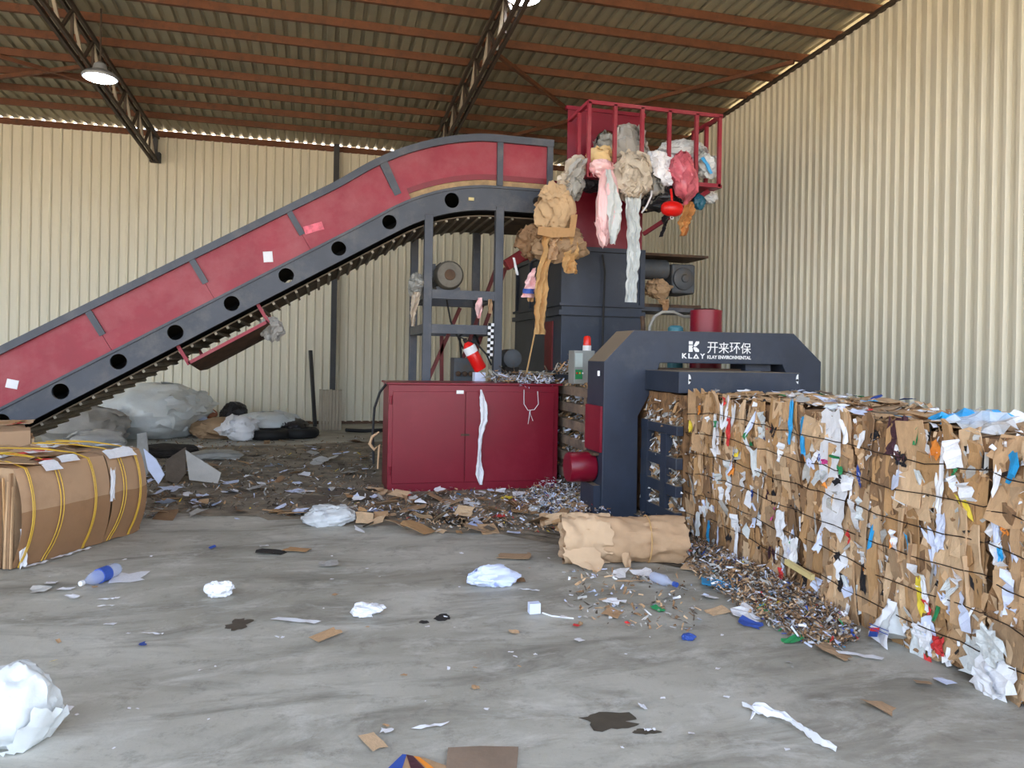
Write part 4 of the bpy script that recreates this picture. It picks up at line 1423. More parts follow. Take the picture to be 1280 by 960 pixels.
lb, PF = carton_bale(PA, du, dn, Lb, WB, HB, 'strapped bale of brown cartons on the floor at the left, yellow straps', 3, [.06, .30, .62, .92, 1.10], [.80])
for (u, w, z, su, sv, rot) in ((.86, -.005, HB - .02, .10, .10, 0), (1.0, -.005, HB - .02, .22, .10, .02), (.28, -.01, HB - .03, .14, .10, 0), (.45, 0, HB, .16, .07, .1)):
    put('white_flap', PAPER_MESH[0], M_PAPER, PF(u, w - .012, z + .03), du, Vector((0, 0, .75)) - dn * .6, su, sv, lb, lb.location, .03)['label'] = 'white carton edge'
put('white_flap', BIG_PAPER[1], M_PAPER, PF(.80, -.098, HB * .68), du, -dn, .05, .26, lb, lb.location, .05)['label'] = 'white paper in the split between the cartons'
put('white_flap', BIG_PAPER[0], M_PAPER, PF(.05, -.03, .16), du, -dn - du * .4, .05, .30, lb, lb.location, .05)['label'] = 'white paper at the bottom corner'
for u in (.15, .38, .55):
    put('white_flap', STRIP_MESH[1], M_PAPER, PF(u, -.05, .015), dn, (0, 0, 1), .04, .20, lb, lb.location, .05)['label'] = 'white paper edge under the bale'
QA = at_z(-60, 640)
cb2, _ = carton_bale(Vector((-3.97, 7.42, 0)), Vector((.93, .36, 0)).normalized(), Vector((-.36, .93, 0)).normalized(), 1.42, 1.0, .80, 'second bale of cartons at the left edge, behind the strapped one', 8, [.3, .8], [.7])

# ------------------------------------------------------------------ kraft paper roll
ra, rb = at_z(712, 706), at_z(838, 706)
RR = .175
ax_ = (Vector((rb.x, rb.y, 0)) - Vector((ra.x, ra.y, 0))).normalized()
org = Vector((ra.x, ra.y, RR)) + Vector((-ax_.y, ax_.x, 0)) * RR * .6
LR = (rb - ra).length + .12
roll = thing('kraft_paper_roll', 'crumpled roll of tan kraft paper lying before the press', 'roll', (org.x + ax_.x * LR / 2, org.y + ax_.y * LR / 2, 0))
def rollsurf(s0, s1, rad, seed, n=30, m=48, a0=0.0, a1=2 * pi, amp=.03):
    mb = MB(); vs, fs = [], []
    sd = Vector((-ax_.y, ax_.x, 0))
    for i in range(n + 1):
        s_ = s0 + (s1 - s0) * i / n
        for j in range(m + 1):
            a = a0 + (a1 - a0) * j / m
            rr_ = rad * (1 - .05 * s_ / LR) + amp * fbm((s_ * 4, cos(a) * 1.5, sin(a) * 1.5), 1, seed) + amp * .5 * fbm((s_ * 12, cos(a) * 4, sin(a) * 4), 1, seed) + amp * .8 * (crease(Vector((s_ * 2.2, cos(a), sin(a))), 1.6, seed) - .4)
            ragged = (.03 * fbm((a * 2, seed, 0), 1.5, seed)) * (1 if i in (0, n) else 0)
            p = org + ax_ * (s_ + ragged) + sd * cos(a) * rr_ + Vector((0, 0, sin(a) * rr_))
            if p.z < .006: p.z = .006
            vs.append(p)
    for i in range(n):
        for j in range(m):
            q = i * (m + 1) + j
            fs.append((q, q + 1, q + m + 2, q + m + 1))
    return mb.add(vs, fs)
rollsurf(-.02, LR, RR, 1).build('paper_wrap', M_KRAFT, roll, True)
rollsurf(-.05, .32, RR + .012, 2).build('loose_wrap', mat('kraft_paper_pale', (206, 174, 140), .85, 0, .1, 3, .3, 5), roll, True, label='loose pale outer sheet at the left end')
rollsurf(.02, LR - .02, RR * .72, 5, amp=.008).build('inner_wrap', M_KRAFT2, roll, True)
rollsurf(.03, LR - .03, RR * .42, 6, amp=.006).build('inner_wrap', M_KRAFT, roll, True)
fl = ribbon([org + ax_ * .05 - Vector((-ax_.y, ax_.x, 0)) * (RR + .01) + Vector((0, 0, -.02)), org + ax_ * .12 - Vector((-ax_.y, ax_.x, 0)) * (RR + .05) + Vector((0, 0, -.12)), org + ax_ * .16 - Vector((-ax_.y, ax_.x, 0)) * (RR + .12) + Vector((0, 0, -RR + .01))], [.26, .22, .10], ax_, 1, .01, 3, 10, 6)
fl.build('torn_flap', mat('kraft_paper_pale', (0, 0, 0)), roll, True)
fl = ribbon([org + ax_ * .42 - Vector((-ax_.y, ax_.x, 0)) * (RR + .005) + Vector((0, 0, -.06)), org + ax_ * .43 - Vector((-ax_.y, ax_.x, 0)) * (RR + .03) + Vector((0, 0, -RR + .01))], [.08, .05], ax_, 1, .01, 4, 6, 4)
fl.build('torn_flap', M_KRAFT, roll, True)
ringpts = [org + ax_ * .62 + Vector((-ax_.y, ax_.x, 0)) * cos(a) * (RR + .008) + Vector((0, 0, sin(a) * (RR + .008))) for a in [2 * pi * q / 24 for q in range(25)]]
MB().tube([Vector((p.x, p.y, max(p.z, .008))) for p in ringpts], .006, 5, False).build('tie_string', M_KRAFT2, roll)

# ------------------------------------------------------------------ waste hanging on the tower
S_ = Vector((1, 0, 0))
def hang(name, label, cat, mb, m_):
    c_ = sum((v for v in mb.v), Vector()) / len(mb.v)
    o = mb.build(name, m_, None, True, origin=c_, fix=False)
    o.modifiers[0].split_angle = radians(32)
    return tag(o, label, cat)
YH = YG - .07
def pth(pts, Y): return [at_y(px, py, Y + (dy[0] if dy else 0)) for px, py, *dy in pts]
o = hang('film_sack', 'long pink and white plastic sack hanging from the cage', 'sack', bundle(at_y(759, 258, YH - .05), (.135, .10, .46), 3, .2, 5, None, (1.6, 1.6, .35)), M_PINKW)
hang('film_sheet', 'white film half of the long pink sack hanging from the cage', 'plastic', ribbon(pth([(760, 212), (765, 235), (768, 270), (766, 305)], YH - .17), [.08, .17, .19, .10], S_, 1.5, .03, 2), M_MILKY)
hang('film_strip', 'clear film strip hanging longest, down past the tower flange', 'plastic', ribbon(pth([(792, 232), (792, 260), (791, 320), (789, 378)], YH - .04), [.22, .20, .17, .15], S_, 4, .022, 5, 30, 14), M_MILKY)
hang('film_bundle', 'tan dusty film bundle bulging out of the middle of the cage', 'plastic', bundle(at_y(788, 222, YH + .08), (.24, .22, .27), 7, .32, 10, None, (1.6, 1.6, .5)), M_BEIGEP)
hang('film_bundle', 'cloudy film bundle heaped highest inside the cage', 'plastic', bundle(at_y(782, 195, YG + .33), (.27, .2, .36), 8, .32, 12, None, (1.5, 1.5, .6)), M_GREYPAPER)
hang('film_bundle', 'grey film lump under the round hole of the hopper', 'plastic', bundle(at_y(757, 192, YG + .4), (.15, .15, .24), 9, .3), M_GREYP)
hang('paper_bag', 'buff paper bag wedged at the left cage post', 'bag', bundle(at_y(750, 198, YG + .16), (.16, .10, .13), 12, .3), mat('buff_paper', (220, 190, 138), .8, 0, .1, 4, .3, 6))
hang('film_bundle', 'pale film bundle spilling over the left cage corner', 'plastic', bundle(at_y(722, 212, YG + .25), (.15, .14, .17), 14, .3), M_BEIGEP)
hang('black_film', 'black film lump below the left cage corner', 'plastic', bundle(at_y(735, 226, YG + .25), (.2, .14, .12), 15, .32), M_BLACKP)
hang('film_bundle', 'white crumpled film bundle right of the cage middle', 'plastic', bundle(at_y(823, 208, YG + .12), (.19, .16, .18), 17, .3), M_PAPER)
hang('film_bundle', 'grey clear film lump below the white bundle in the cage', 'plastic', bundle(at_y(812, 232, YG + .10), (.17, .15, .18), 18, .34), M_GREYP)
hang('film_bundle', 'glossy clear film resting on the cage floor at the right', 'plastic', bundle(at_y(852, 192, YG + .3), (.28, .16, .14), 19, .35), M_PLASTIC)
hang('rose_bag', 'rose pink plastic bag bulging through the cage bars', 'bag', bundle(at_y(853, 222, YH + .02), (.175, .17, .28), 21, .2), M_ROSE)
hang('film_bundle', 'white bag with a blue band in the right cage corner', 'plastic', bundle(at_y(884, 208, YG + .2), (.14, .13, .15), 23, .3), M_MILKY)
hang('blue_band', 'blue film band around the white bag in the right cage corner', 'plastic', ribbon(pth([(877, 197), (884, 205), (890, 217)], YG + .04), [.07, .07, .05], (1, .2, .4), 1, .01, 2, 8, 4), M_CYAN)
hang('black_film', 'dark film sagging under the cage walkway', 'plastic', bundle(at_y(820, 243, YG + .3), (.34, .24, .20), 25, .3), M_BLACKP)
hang('teal_film', 'teal film scrap hanging under the right cage corner', 'plastic', bundle(at_y(873, 252, YG + .2), (.08, .06, .10), 26, .3), mat('teal_film_', (30, 96, 122), .4))
hang('film_bundle', 'clear film wisp hanging at the far right under the cage', 'plastic', bundle(at_y(887, 246, YG + .25), (.10, .07, .08), 27, .35), M_PLASTIC)
hang('orange_film', 'orange brown film hanging below the red float', 'plastic', ribbon(pth([(862, 252), (858, 272), (853, 295)], YG + .05), [.10, .2, .08], S_, 2, .04, 3), mat('amber_film', (206, 150, 92), .5, 0, .2, bump=.3))
hang('black_film', 'thin black film tail hanging left of the orange film', 'plastic', ribbon(pth([(834, 268), (830, 282), (827, 296)], YG + .1), [.10, .06, .04], S_, 1, .03, 3), M_BLACKP)
hang('film_drape', 'dusty tan film drape folded over the front rail below the tan bundle', 'plastic', ribbon(pth([(788, 200), (790, 215), (792, 232), (790, 246)], YH - .10), [.22, .36, .34, .20], S_, 3, .035, 11, 24, 16), M_BEIGEP)
hang('film_drape', 'white film drape falling beside the rose pink bag', 'plastic', ribbon(pth([(822, 190), (825, 205), (828, 222), (836, 232)], YH - .02), [.16, .26, .24, .12], S_, 2, .04, 12, 20, 12), M_PAPER)
hang('film_drape', 'grey film drape sagging over the left corner of the cage', 'plastic', ribbon(pth([(728, 198), (722, 212), (716, 228), (714, 245)], YG - .02), [.14, .24, .22, .12], S_, 2, .04, 13, 20, 12), M_GREYPAPER)
hang('film_drape', 'pale pink film tuft on top of the long sack', 'plastic', bundle(at_y(752, 212, YH), (.13, .1, .10), 47, .35, 7), M_PINKW)
hang('waste_wad', 'brown fibre wad lodged under the pump motor', 'waste', bundle(at_y(822, 362, YM - .12), (.17, .12, .12), 48, .4, 10), M_CARD[3])
hang('waste_wad', 'shaggy brown fibre tail hanging from the pump shelf', 'waste', ribbon(pth([(830, 374), (832, 382), (831, 390)], YM - .18), [.2, .12, .05], S_, 3, .03, 4, 12, 10), M_CARD[0])
# red float
fc = at_y(840, 261, YH - .16)
flo = thing('red_float', 'glossy red oval float dangling below the rose pink bag', 'float', fc)
MB().lathe((fc.x - .145, fc.y, fc.z), (1, 0, 0), [(0, .005), (.005, .04), (.03, .075), (.08, .095), (.145, .1), (.21, .095), (.26, .075), (.285, .04), (.29, .005)], 24).build('float_body', M_REDS, flo, True)
MB().tube([fc + Vector((0, 0, .09)), fc + Vector((-.005, .03, .26))], .016, 8).build('float_neck', M_REDS, flo)
MB().tube([fc + Vector((.02 * cos(a), 0, -.115 + .02 * sin(a))) for a in [2 * pi * q / 10 for q in range(11)]], .005, 5, False).build('float_eye', M_WHITE, flo)
hang('white_drawstring', 'white cord looping down beside the clear film strip', 'cord', MB().tube(pth([(815, 232), (814, 245), (808, 258), (802, 266)], YH), .012, 6), M_PAPER)
# brown paper bundle at the left of the tower
YP = 8.95
hang('paper_sack', 'crumpled tan paper sack hanging above the brown paper strips', 'sack', bundle(at_y(692, 262, YP), (.22, .16, .27), 31, .32, 8, None, (1.7, 1.7, .45)), mat('tan_sack', (196, 164, 126), .85, 0, .12, 4, .3, 7))
hang('film_bundle', 'silvery film lump hanging between the conveyor head and the cage', 'plastic', bundle(at_y(718, 235, YP - .05), (.10, .10, .15), 32, .35), M_GREYP)
hang('film_bundle', 'small beige film knot at the conveyor head', 'plastic', bundle(at_y(708, 225, YP), (.10, .10, .10), 33, .35), M_BEIGEP)
hang('carton_sheet', 'flat tan carton sheet stuck across the brown paper strips', 'carton', MB().prism([at_y(673, 283, YP - .2), at_y(672, 293, YP - .2), at_y(690, 297, YP - .2), at_y(718, 296, YP - .2), at_y(722, 268, YP - .2), at_y(714, 269, YP - .2), at_y(712, 285, YP - .2)], (0, .008, 0)), M_CARD[2])
hang('paper_strip', 'longest golden brown paper strip hanging left of the tower', 'paper', ribbon(pth([(688, 288), (684, 320), (677, 350), (675, 385), (676, 418)], YP - .1), [.24, .13, .16, .16, .14], S_, 2, .03, 4, 30, 10), M_KRAFT2)
hang('paper_strip', 'short brown paper strip hanging beside the longest one', 'paper', ribbon(pth([(696, 288), (692, 305), (690, 325)], YP - .13), [.14, .13, .1], S_, 1.5, .03, 6), M_KRAFT)
hang('paper_strip', 'broad brown paper strip hanging at the tower front corner', 'paper', ribbon(pth([(708, 290), (712, 310), (714, 342)], YP - .08), [.22, .22, .16], S_, 2, .04, 8), M_KRAFT2)
hang('paper_bundle', 'brown crumpled paper bunch behind the hanging strips', 'paper', bundle(at_y(700, 305, YP + .1), (.3, .18, .22), 36, .35), M_CARD[3])
hang('net_bundle', 'dusty net bunch hanging at the conveyor mouth', 'net', bundle(at_y(662, 302, YP + .2), (.16, .14, .18), 37, .4), M_CARD[4])
hang('printed_bag', 'pink and blue printed bag hanging left of the paper strips', 'bag', ribbon(pth([(668, 335), (664, 350), (660, 372)], YP), [.05, .12, .17], S_, 1, .03, 9), M_PINKW)
hang('printed_band', 'blue band at the foot of the pink printed bag', 'bag', ribbon(pth([(661, 361), (660, 367)], YP - .05), [.17, .17], S_, 1, .01, 9, 3, 6), M_BLUE)
hang('brown_scrap', 'small brown paper scrap below the pink printed bag', 'paper', ribbon(pth([(664, 368), (663, 377)], YP + .03), [.11, .07], S_, 1, .02, 5, 5, 5), M_CARD[2])
hang('white_tag', 'white paper tag on the red bar beside the trestle', 'paper', ribbon(pth([(642, 322), (645, 335), (647, 344)], YC0 - .2), [.03, .03, .03], S_, 0, .004, 1, 6, 2), M_PAPER)
MB().bar(at_y(632, 332, 10.2), at_y(664, 312, 10.2), .16, .16).build('drive_guard', mat('guard_red', (150, 44, 50), .6), conv, bevel=.02)
# strips of dangling shreds: white stick
hang('bamboo_stick', 'thin pale stick leaning against the tower from the shreds', 'stick', MB().tube([at_y(657, 472, 9.35), at_y(668, 418, 9.45)], .011, 6), M_KRAFT2)

# rags on the trestle
hang('rag', 'grey rag hung over the left trestle beam', 'rag', bundle(at_y(522, 358, YC0 + .1), (.11, .14, .12), 41, .4), M_GREYP)
hang('rag', 'beige rag tail hanging at the left trestle leg', 'rag', ribbon(pth([(521, 365), (517, 385), (516, 408)], YC0 - .05), [.10, .09, .05], S_, 1.5, .03, 3), M_BEIGEP)
hang('rag', 'pink rag hung on the upper trestle beam at the right', 'rag', ribbon(pth([(600, 372), (599, 385), (598, 398)], YC0 - .1), [.06, .09, .04], S_, 1, .03, 3, 10, 6), M_PINKW)
hang('rag', 'brown rag on the right end of the upper trestle beam', 'rag', ribbon(pth([(613, 374), (612, 382), (612, 392)], YC0 - .1), [.05, .07, .04], S_, 1, .02, 6, 8, 5), M_CARD[3])
hang('rag', 'torn white rag dangling at the foot of the guard pan', 'rag', bundle(at_y(340, 410, YC0 + .3), (.12, .1, .13), 44, .45), M_GREYPAPER)
# chequered cloth
ck = thing('checked_cloth', 'black and white chequered cloth strip hanging at the right trestle leg', 'cloth', at_y(614, 405, YC0 - .12))
pa, pb = at_y(614, 404, YC0 - .12), at_y(612, 449, YC0 - .12)
for q in range(12):
    for s2 in range(2):
        z1_ = pa.z + (pb.z - pa.z) * q / 12; z0_ = pa.z + (pb.z - pa.z) * (q + 1) / 12
        xx = pa.x + (pb.x - pa.x) * q / 12 + (s2 - 1) * .04
        MB().box(xx, pa.y + .006 * sin(q), z0_, xx + .04, pa.y + .006 + .006 * sin(q), z1_).build('cloth_square', M_PAPER if (q + s2) % 2 else M_STRIPE, ck)
# fire extinguisher
ea, eb_ = at_y(583, 428, YC0 - .2), at_y(601, 462, YC0 - .2)
ex = thing('fire_extinguisher', 'red fire extinguisher hanging tilted inside the trestle', 'extinguisher', eb_)
axv = (ea - eb_); LE = axv.length; axv.normalize()
MB().lathe(eb_, axv, [(0, .075), (.02, .085), (LE - .09, .085), (LE - .03, .06), (LE, .03)], 22).build('cylinder', M_REDS, ex, True)
MB().lathe(eb_ + axv * LE, axv, [(0, .028), (.05, .028), (.055, .02)], 12).build('valve', M_DARK, ex)
MB().bar(eb_ + axv * (LE + .05), eb_ + axv * (LE + .07) + Vector((-.1, 0, .02)), .02, .015).build('handle', M_BLACK, ex)
mid = eb_ + axv * LE * .55
MB().lathe(mid + axv * .02, axv, [(0, .0865), (.10, .0865)], 22).build('instruction_label', M_PAPER, ex)
MB().tube([eb_ + axv * (LE + .03), eb_ + axv * LE + Vector((.12, -.02, 0)), eb_ + axv * LE * .5 + Vector((.17, -.02, .02)), eb_ + Vector((.14, 0, .06))], .012, 8).build('hose', M_BLACK, ex, True)
w = at_y(598, 475, YC0 - .25)
hang('carton', 'small blue and white carton standing behind the cabinet top edge', 'carton', MB().box(w.x - .07, YC0 - .35, ZK - .02, w.x + .07, YC0 - .2, w.z + .1), M_BLUISH)

hu = thing('hydraulic_unit', 'grimy hydraulic valve unit standing behind the cabinet inside the trestle', 'machine', (1.75, 10.1, 0))
u0, u1 = at_y(560, 478, 10.0), at_y(612, 448, 10.0)
MB().box(u0.x, 10.0, 0, u1.x + .1, 10.5, u0.z - .02).build('tank', M_DARK, hu, bevel=.01)
MB().box(u0.x + .08, 10.02, u0.z - .02, u0.x + .38, 10.3, u1.z).build('valve_block', M_MOTOR, hu, bevel=.01)
for q in range(3):
    MB().lathe((u0.x + .14 + q * .09, 10.02, u0.z + .12), (0, -1, 0), [(0, .035), (.05, .035), (.06, .02)], 12).build('valve_spool', M_RUST, hu, True)
MB().tube([(u0.x + .2, 10.1, u1.z - .02), (u0.x + .16, 10.05, u1.z + .3), (u0.x + .3, 10.0, u1.z + .45), (u0.x + .45, 10.1, u1.z + .2)], .016, 8).build('hose', M_BLACK, hu, True)
MB().tube([(u0.x + .3, 10.1, u1.z - .02), (u0.x + .02, 10.0, u1.z + .5), (u0.x - .06, 10.0, u1.z + .9)], .012, 8).build('hose', M_BLACK, hu, True)
pm_ = at_y(638, 448, 10.0)
MB().lathe((pm_.x, 9.85, pm_.z), (0, 1, 0), [(0, .08), (.02, .13), (.4, .13), (.42, .08)], 20).build('pump_motor', M_MOTOR, hu, True)
MB().box(pm_.x - .1, 9.9, 0, pm_.x + .1, 10.25, pm_.z - .12).build('pump_stand', M_DARK, hu)

# strips on the cabinet
hang('cloth_strip', 'white twisted cloth strip hanging down the cabinet door', 'cloth', ribbon(pth([(601, 487), (604, 505), (605, 525), (600, 550), (599, 575), (600, 590), (601, 606)], YK - .05), [.03, .075, .085, .05, .035, .10, .05], S_, 1.5, .015, 3, 36, 8), M_PAPER)
hang('white_string', 'thin white string loop hanging from the cabinet lid', 'string', MB().tube(pth([(655, 487), (655, 505), (660, 513), (668, 512), (673, 505), (672, 489)], YK - .03), .004, 5, False), M_PAPER)
hang('white_string', 'knotted string tail below the loop on the cabinet', 'string', MB().tube(pth([(663, 513), (660, 530), (662, 514), (666, 526)], YK - .03), .004, 5, False), M_PAPER)
pl = []
for k in range(46):
    p = at_y(rnd.uniform(652, 690), rnd.uniform(471, 482), YK - .04 + rnd.uniform(0, .2))
    pl.append((p + Vector((0, 0, .005)), (rnd.gauss(0, .6), -.4, 1), .012, rnd.uniform(.06, .18), rnd.uniform(0, 6), rnd.choice((0, 1))))
stuff_scraps('paper_shreds', pl, [M_PAPER, M_BLUISH], 'white paper shreds draped over the right end of the cabinet top', 'paper', 3)
# rope and hose at the left end of the cabinet
hang('hose', 'dark hose looping down beside the left end of the cabinet', 'hose', MB().tube([at_y(px, py, YK + .25) for px, py in ((483, 480), (475, 490), (468, 510), (466, 540), (467, 580))], .016, 6), M_BLACK)
hang('rope', 'tan rope knotted and hanging beside the cabinet', 'rope', MB().tube([at_y(px, py, YK + .2) for px, py in ((474, 540), (465, 546), (462, 555), (468, 562), (474, 556), (473, 570), (472, 586))], [.012, .016, .02, .02, .016, .012, .01], 8), M_KRAFT)

# ------------------------------------------------------------------ things along the back wall
def ground_bag(px, py, r_, label, m_, seed, name='waste_sack', cat='sack', amp=.2, nsheet=4, st=(1, 1, 1), lf=.10):
    g = at_z(px, py)
    mb = bundle((g.x, g.y + r_[1] * .5, r_[2] * .82), r_, seed, amp, nsheet, 0.0, st, lf=lf)
    o = mb.build(name, m_, None, True, origin=(g.x, g.y + r_[1] * .5, 0), fix=False)
    o.modifiers[0].split_angle = radians(32)
    return tag(o, label, cat)
ground_bag(186, 548, (.92, .8, .52), 'huge white bulk sack slumped against the back wall', M_MILKY, 51)
ground_bag(100, 556, (.62, .5, .32), 'greyish film sack in front of the huge white bulk sack', M_GREYPAPER, 52)
ground_bag(118, 562, (.4, .35, .16), 'clear film heap beside the film sack at the left', M_PLASTIC, 53, 'film_heap', 'plastic')
ground_bag(298, 551, (.3, .3, .22), 'crumpled white sack with dark print near the wall', M_PAPER, 54, amp=.3)
ground_bag(330, 545, (.6, .4, .24), 'low pale film heap along the back wall', M_MILKY, 55, 'film_heap', 'plastic')
ground_bag(278, 548, (.55, .4, .2), 'brown grey sack heap left of the printed sack', M_CARD[3], 56, 'sack_heap', 'sack')
ground_bag(255, 547, (.18, .2, .18), 'bluish film bag between the pot and the sacks', M_BLUISH, 57, 'film_bag', 'bag')
ground_bag(365, 545, (.3, .3, .16), 'black bag among the heap under the wall', M_BLACKP, 58, 'black_bag', 'bag')
ground_bag(290, 540, (.28, .25, .3), 'black bag standing behind the sack heap', M_BLACKP, 61, 'black_bag', 'bag')
ground_bag(205, 572, (.42, .3, .10), 'dark flattened rag heap behind the strapped bale', M_DARK, 59, 'rag_heap', 'rag')
ground_bag(270, 575, (.35, .2, .07), 'grey flattened rag lying on the dirty floor', M_GREYP, 60, 'rag', 'rag')
# terracotta pots
for (px, py, rot, lab) in ((247, 543, .5, 'terracotta plastic pot tipped towards the room'), (232, 545, -.2, 'terracotta plastic pot standing behind the tipped one')):
    g = at_z(px, py)
    t = thing('plant_pot', lab, 'pot', (g.x, g.y, 0))
    a_ = Vector((sin(rot) * .7, -sin(abs(rot)) * .5, cos(rot))).normalized()
    cpos = Vector((g.x, g.y + .15, .12 + .05 * abs(rot)))
    MB().lathe(cpos - a_ * .1, a_, [(0, .15), (.36, .22), (.37, .235), (.42, .235), (.42, .20), (.1, .14)], 22).build('pot_body', M_TERRA, t, True)
    MB().lathe(cpos + a_ * .26, a_, [(0, .225), (.07, .242), (.072, .21)], 22).build('pot_rim', M_TERRA, t, True)
# tyre
for (px, py, rr_, lab) in ((335, 551, .30, 'flat black rubber tyre lying left of the panel'), (372, 549, .30, 'second black rubber tyre lying close to the panel')):
    g = at_z(px, py)
    t = thing('tyre', lab, 'tyre', (g.x, g.y + rr_, 0))
    mb = MB()
    ring = [(g.x + rr_ * cos(a), g.y + rr_ + rr_ * sin(a), .09) for a in [2 * pi * q / 26 for q in range(27)]]
    mb.tube(ring, .088, 10, False)
    mb.build('tread', M_BLACK, t, True)
    MB().tube([(g.x + .22 * cos(a), g.y + rr_ + .22 * sin(a), .15) for a in [2 * pi * q / 22 for q in range(23)]], .03, 6, False).build('bead', M_BLACK, t, True)
# fibre panel standing by the column
g0_, g1_ = at_z(398, 538), at_z(427, 538)
zt = at_y(412, 487, g0_.y).z
pan = thing('fibre_panel', 'grey brown ribbed panel bundle standing at the steel column', 'panel', ((g0_.x + g1_.x) / 2, g0_.y, 0))
for q in range(7):
    xx = g0_.x + (g1_.x - g0_.x) * q / 7
    MB().box(xx + .004, g0_.y, 0, xx + (g1_.x - g0_.x) / 7 - .004, g0_.y + .2, zt - .02 * rnd.random()).build('panel_board', M_PLANKG, pan)
a_, e_ = at_z(394, 531), at_y(388, 438, 16.5)
tag(MB().bar((a_.x, 16.3, 0), e_, .07, .05).build('steel_flat', M_COLUMN, None, origin=(a_.x, 16.3, 0)), 'dark steel flat bar leaning against the back wall', 'bar')
a_ = at_z(470, 531)
tag(MB().tube([at_z(432, 540) + Vector((0, 0, .04)), at_z(455, 541) + Vector((0, 0, .04)), at_z(480, 540) + Vector((0, 0, .04))], .035, 8).build('floor_hose', M_BLACK, None, True), 'black hose lying along the foot of the back wall', 'hose')

# ------------------------------------------------------------------ floor: trodden dirt, stains, litter
def patch(poly, z, m_, name, label, cat, kind=None, sub=3, amp=.12, seed=1):
    pts = []
    for i in range(len(poly)):
        a, b_ = Vector(poly[i]), Vector(poly[(i + 1) % len(poly)])
        for q in range(sub):
            p = a.lerp(b_, q / sub)
            p += Vector((fbm(p, 2.3, seed), fbm(p, 2.3, seed + 5), 0)) * amp
            pts.append((p.x, p.y, z))
    c_ = sum((Vector(p) for p in pts), Vector()) / len(pts)
    mb = MB().add([tuple(c_)] + pts, [(0, i + 1, (i + 1) % len(pts) + 1) for i in range(len(pts))])
    o = mb.build(name, m_, None, origin=(c_.x, c_.y, z), fix=False)
    if kind: o['kind'] = kind
    if label: o['label'] = label
    if cat: o['category'] = cat
    return o
dp = [(-9, 9.6), (-4.2, 9.3), (-1.2, 7.75), (.3, 7.05), (1.2, 6.6), (2.1, 6.22), (2.62, 6.1), (2.95, 5.4), (3.18, 4.6), (3.3, 4.6), (3.3, 7), (3.1, 13), (1.5, 13.6), (-3, 12.6), (-9, 13)]
patch([(x_, y_, 0) for x_, y_ in dp], .003, M_DIRT, 'trodden_dirt', 'dark band of trodden dirt around the machines', 'dirt', 'stuff', 7, .22)


def stain(px, py, wpx, hpx, m_, label, seed):
    g = at_z(px, py); gx = (at_z(px + wpx / 2, py) - at_z(px - wpx / 2, py)).length / 2; gy = (at_z(px, py - hpx / 2) - at_z(px, py + hpx / 2)).length / 2
    poly = []
    r = random.Random(seed)
    for q in range(26):
        a = 2 * pi * q / 26
        k = .75 + .35 * fbm((cos(a), sin(a), 0), 1.4, seed) + r.uniform(-.12, .12)
        poly.append(Vector((g.x, g.y, 0)) + (right * cos(a) * gx + fwd * sin(a) * gy) * k)
    patch(poly, .0025, m_, 'oil_stain', label, 'stain', None, 1, 0, seed)
stain(765, 902, 92, 30, M_STAIN, 'large brown oil stain on the near concrete', 1)
stain(808, 915, 45, 10, M_STAIN, 'thin oil stain just right of the largest one', 2)
stain(300, 780, 40, 20, M_STAIN, 'brown oil stain left of the middle of the floor', 3)
stain(553, 772, 26, 11, M_STAIND, 'black oil splash on the middle of the floor', 4)
stain(530, 778, 16, 5, M_STAIND, 'small black smear beside the black oil splash', 5)


def lay(name, label, cat, me, m_, px, py, wpx, dpt=None, rot=None, tilt=.05, z=.012, group=None, sn=None):
    """flat scrap on the floor, wpx wide in the photo"""
    g = at_z(px, py)
    su = max(.02, (at_z(px + wpx / 2, py) - at_z(px - wpx / 2, py)).length)
    sv = dpt if dpt else su * .7
    rot = rnd.uniform(0, 2 * pi) if rot is None else rot
    u = right * cos(rot) + fwd * sin(rot)
    o = put(name, me, m_, (g.x, g.y, z), u, (rnd.gauss(0, tilt), rnd.gauss(0, tilt), 1), su, sv, None, Vector((0, 0, 0)), sn if sn else min(su, sv) * .5)
    return tag(o, label, cat, group)


lay('paper_sheet', 'flat white sheet beside the crushed bottle', 'paper', PAPER_MESH[9], M_PAPER, 163, 722, 38, .22, .2, 0, .006, sn=.01)
tagb = ground_bag(619, 733, (.155, .09, .07), 'crumpled bluish white bag in the middle of the floor', M_BLUISH, 71, 'plastic_bag', 'bag', .3, 5)
ground_bag(461, 770, (.08, .05, .035), 'crumpled white tissue left of the floor middle', M_PAPER, 72, 'tissue', 'paper', .5)
ground_bag(274, 747, (.07, .045, .05), 'crumpled white tissue below the crushed bottle', M_PAPER, 73, 'tissue', 'paper', .5)
ground_bag(415, 657, (.22, .12, .09), 'clear film bag lying on the edge of the dirt', M_PLASTIC, 74, 'plastic_bag', 'bag', .3)
ground_bag(8, 938, (.165, .13, .17), 'milky plastic bag in the bottom left corner', M_MILKY, 75, 'plastic_bag', 'bag', .22, 1)
ground_bag(862, 800, (.04, .03, .018), 'small blue and violet carton scrap on the floor', M_BLUE, 76, 'carton_scrap', 'carton', .3)
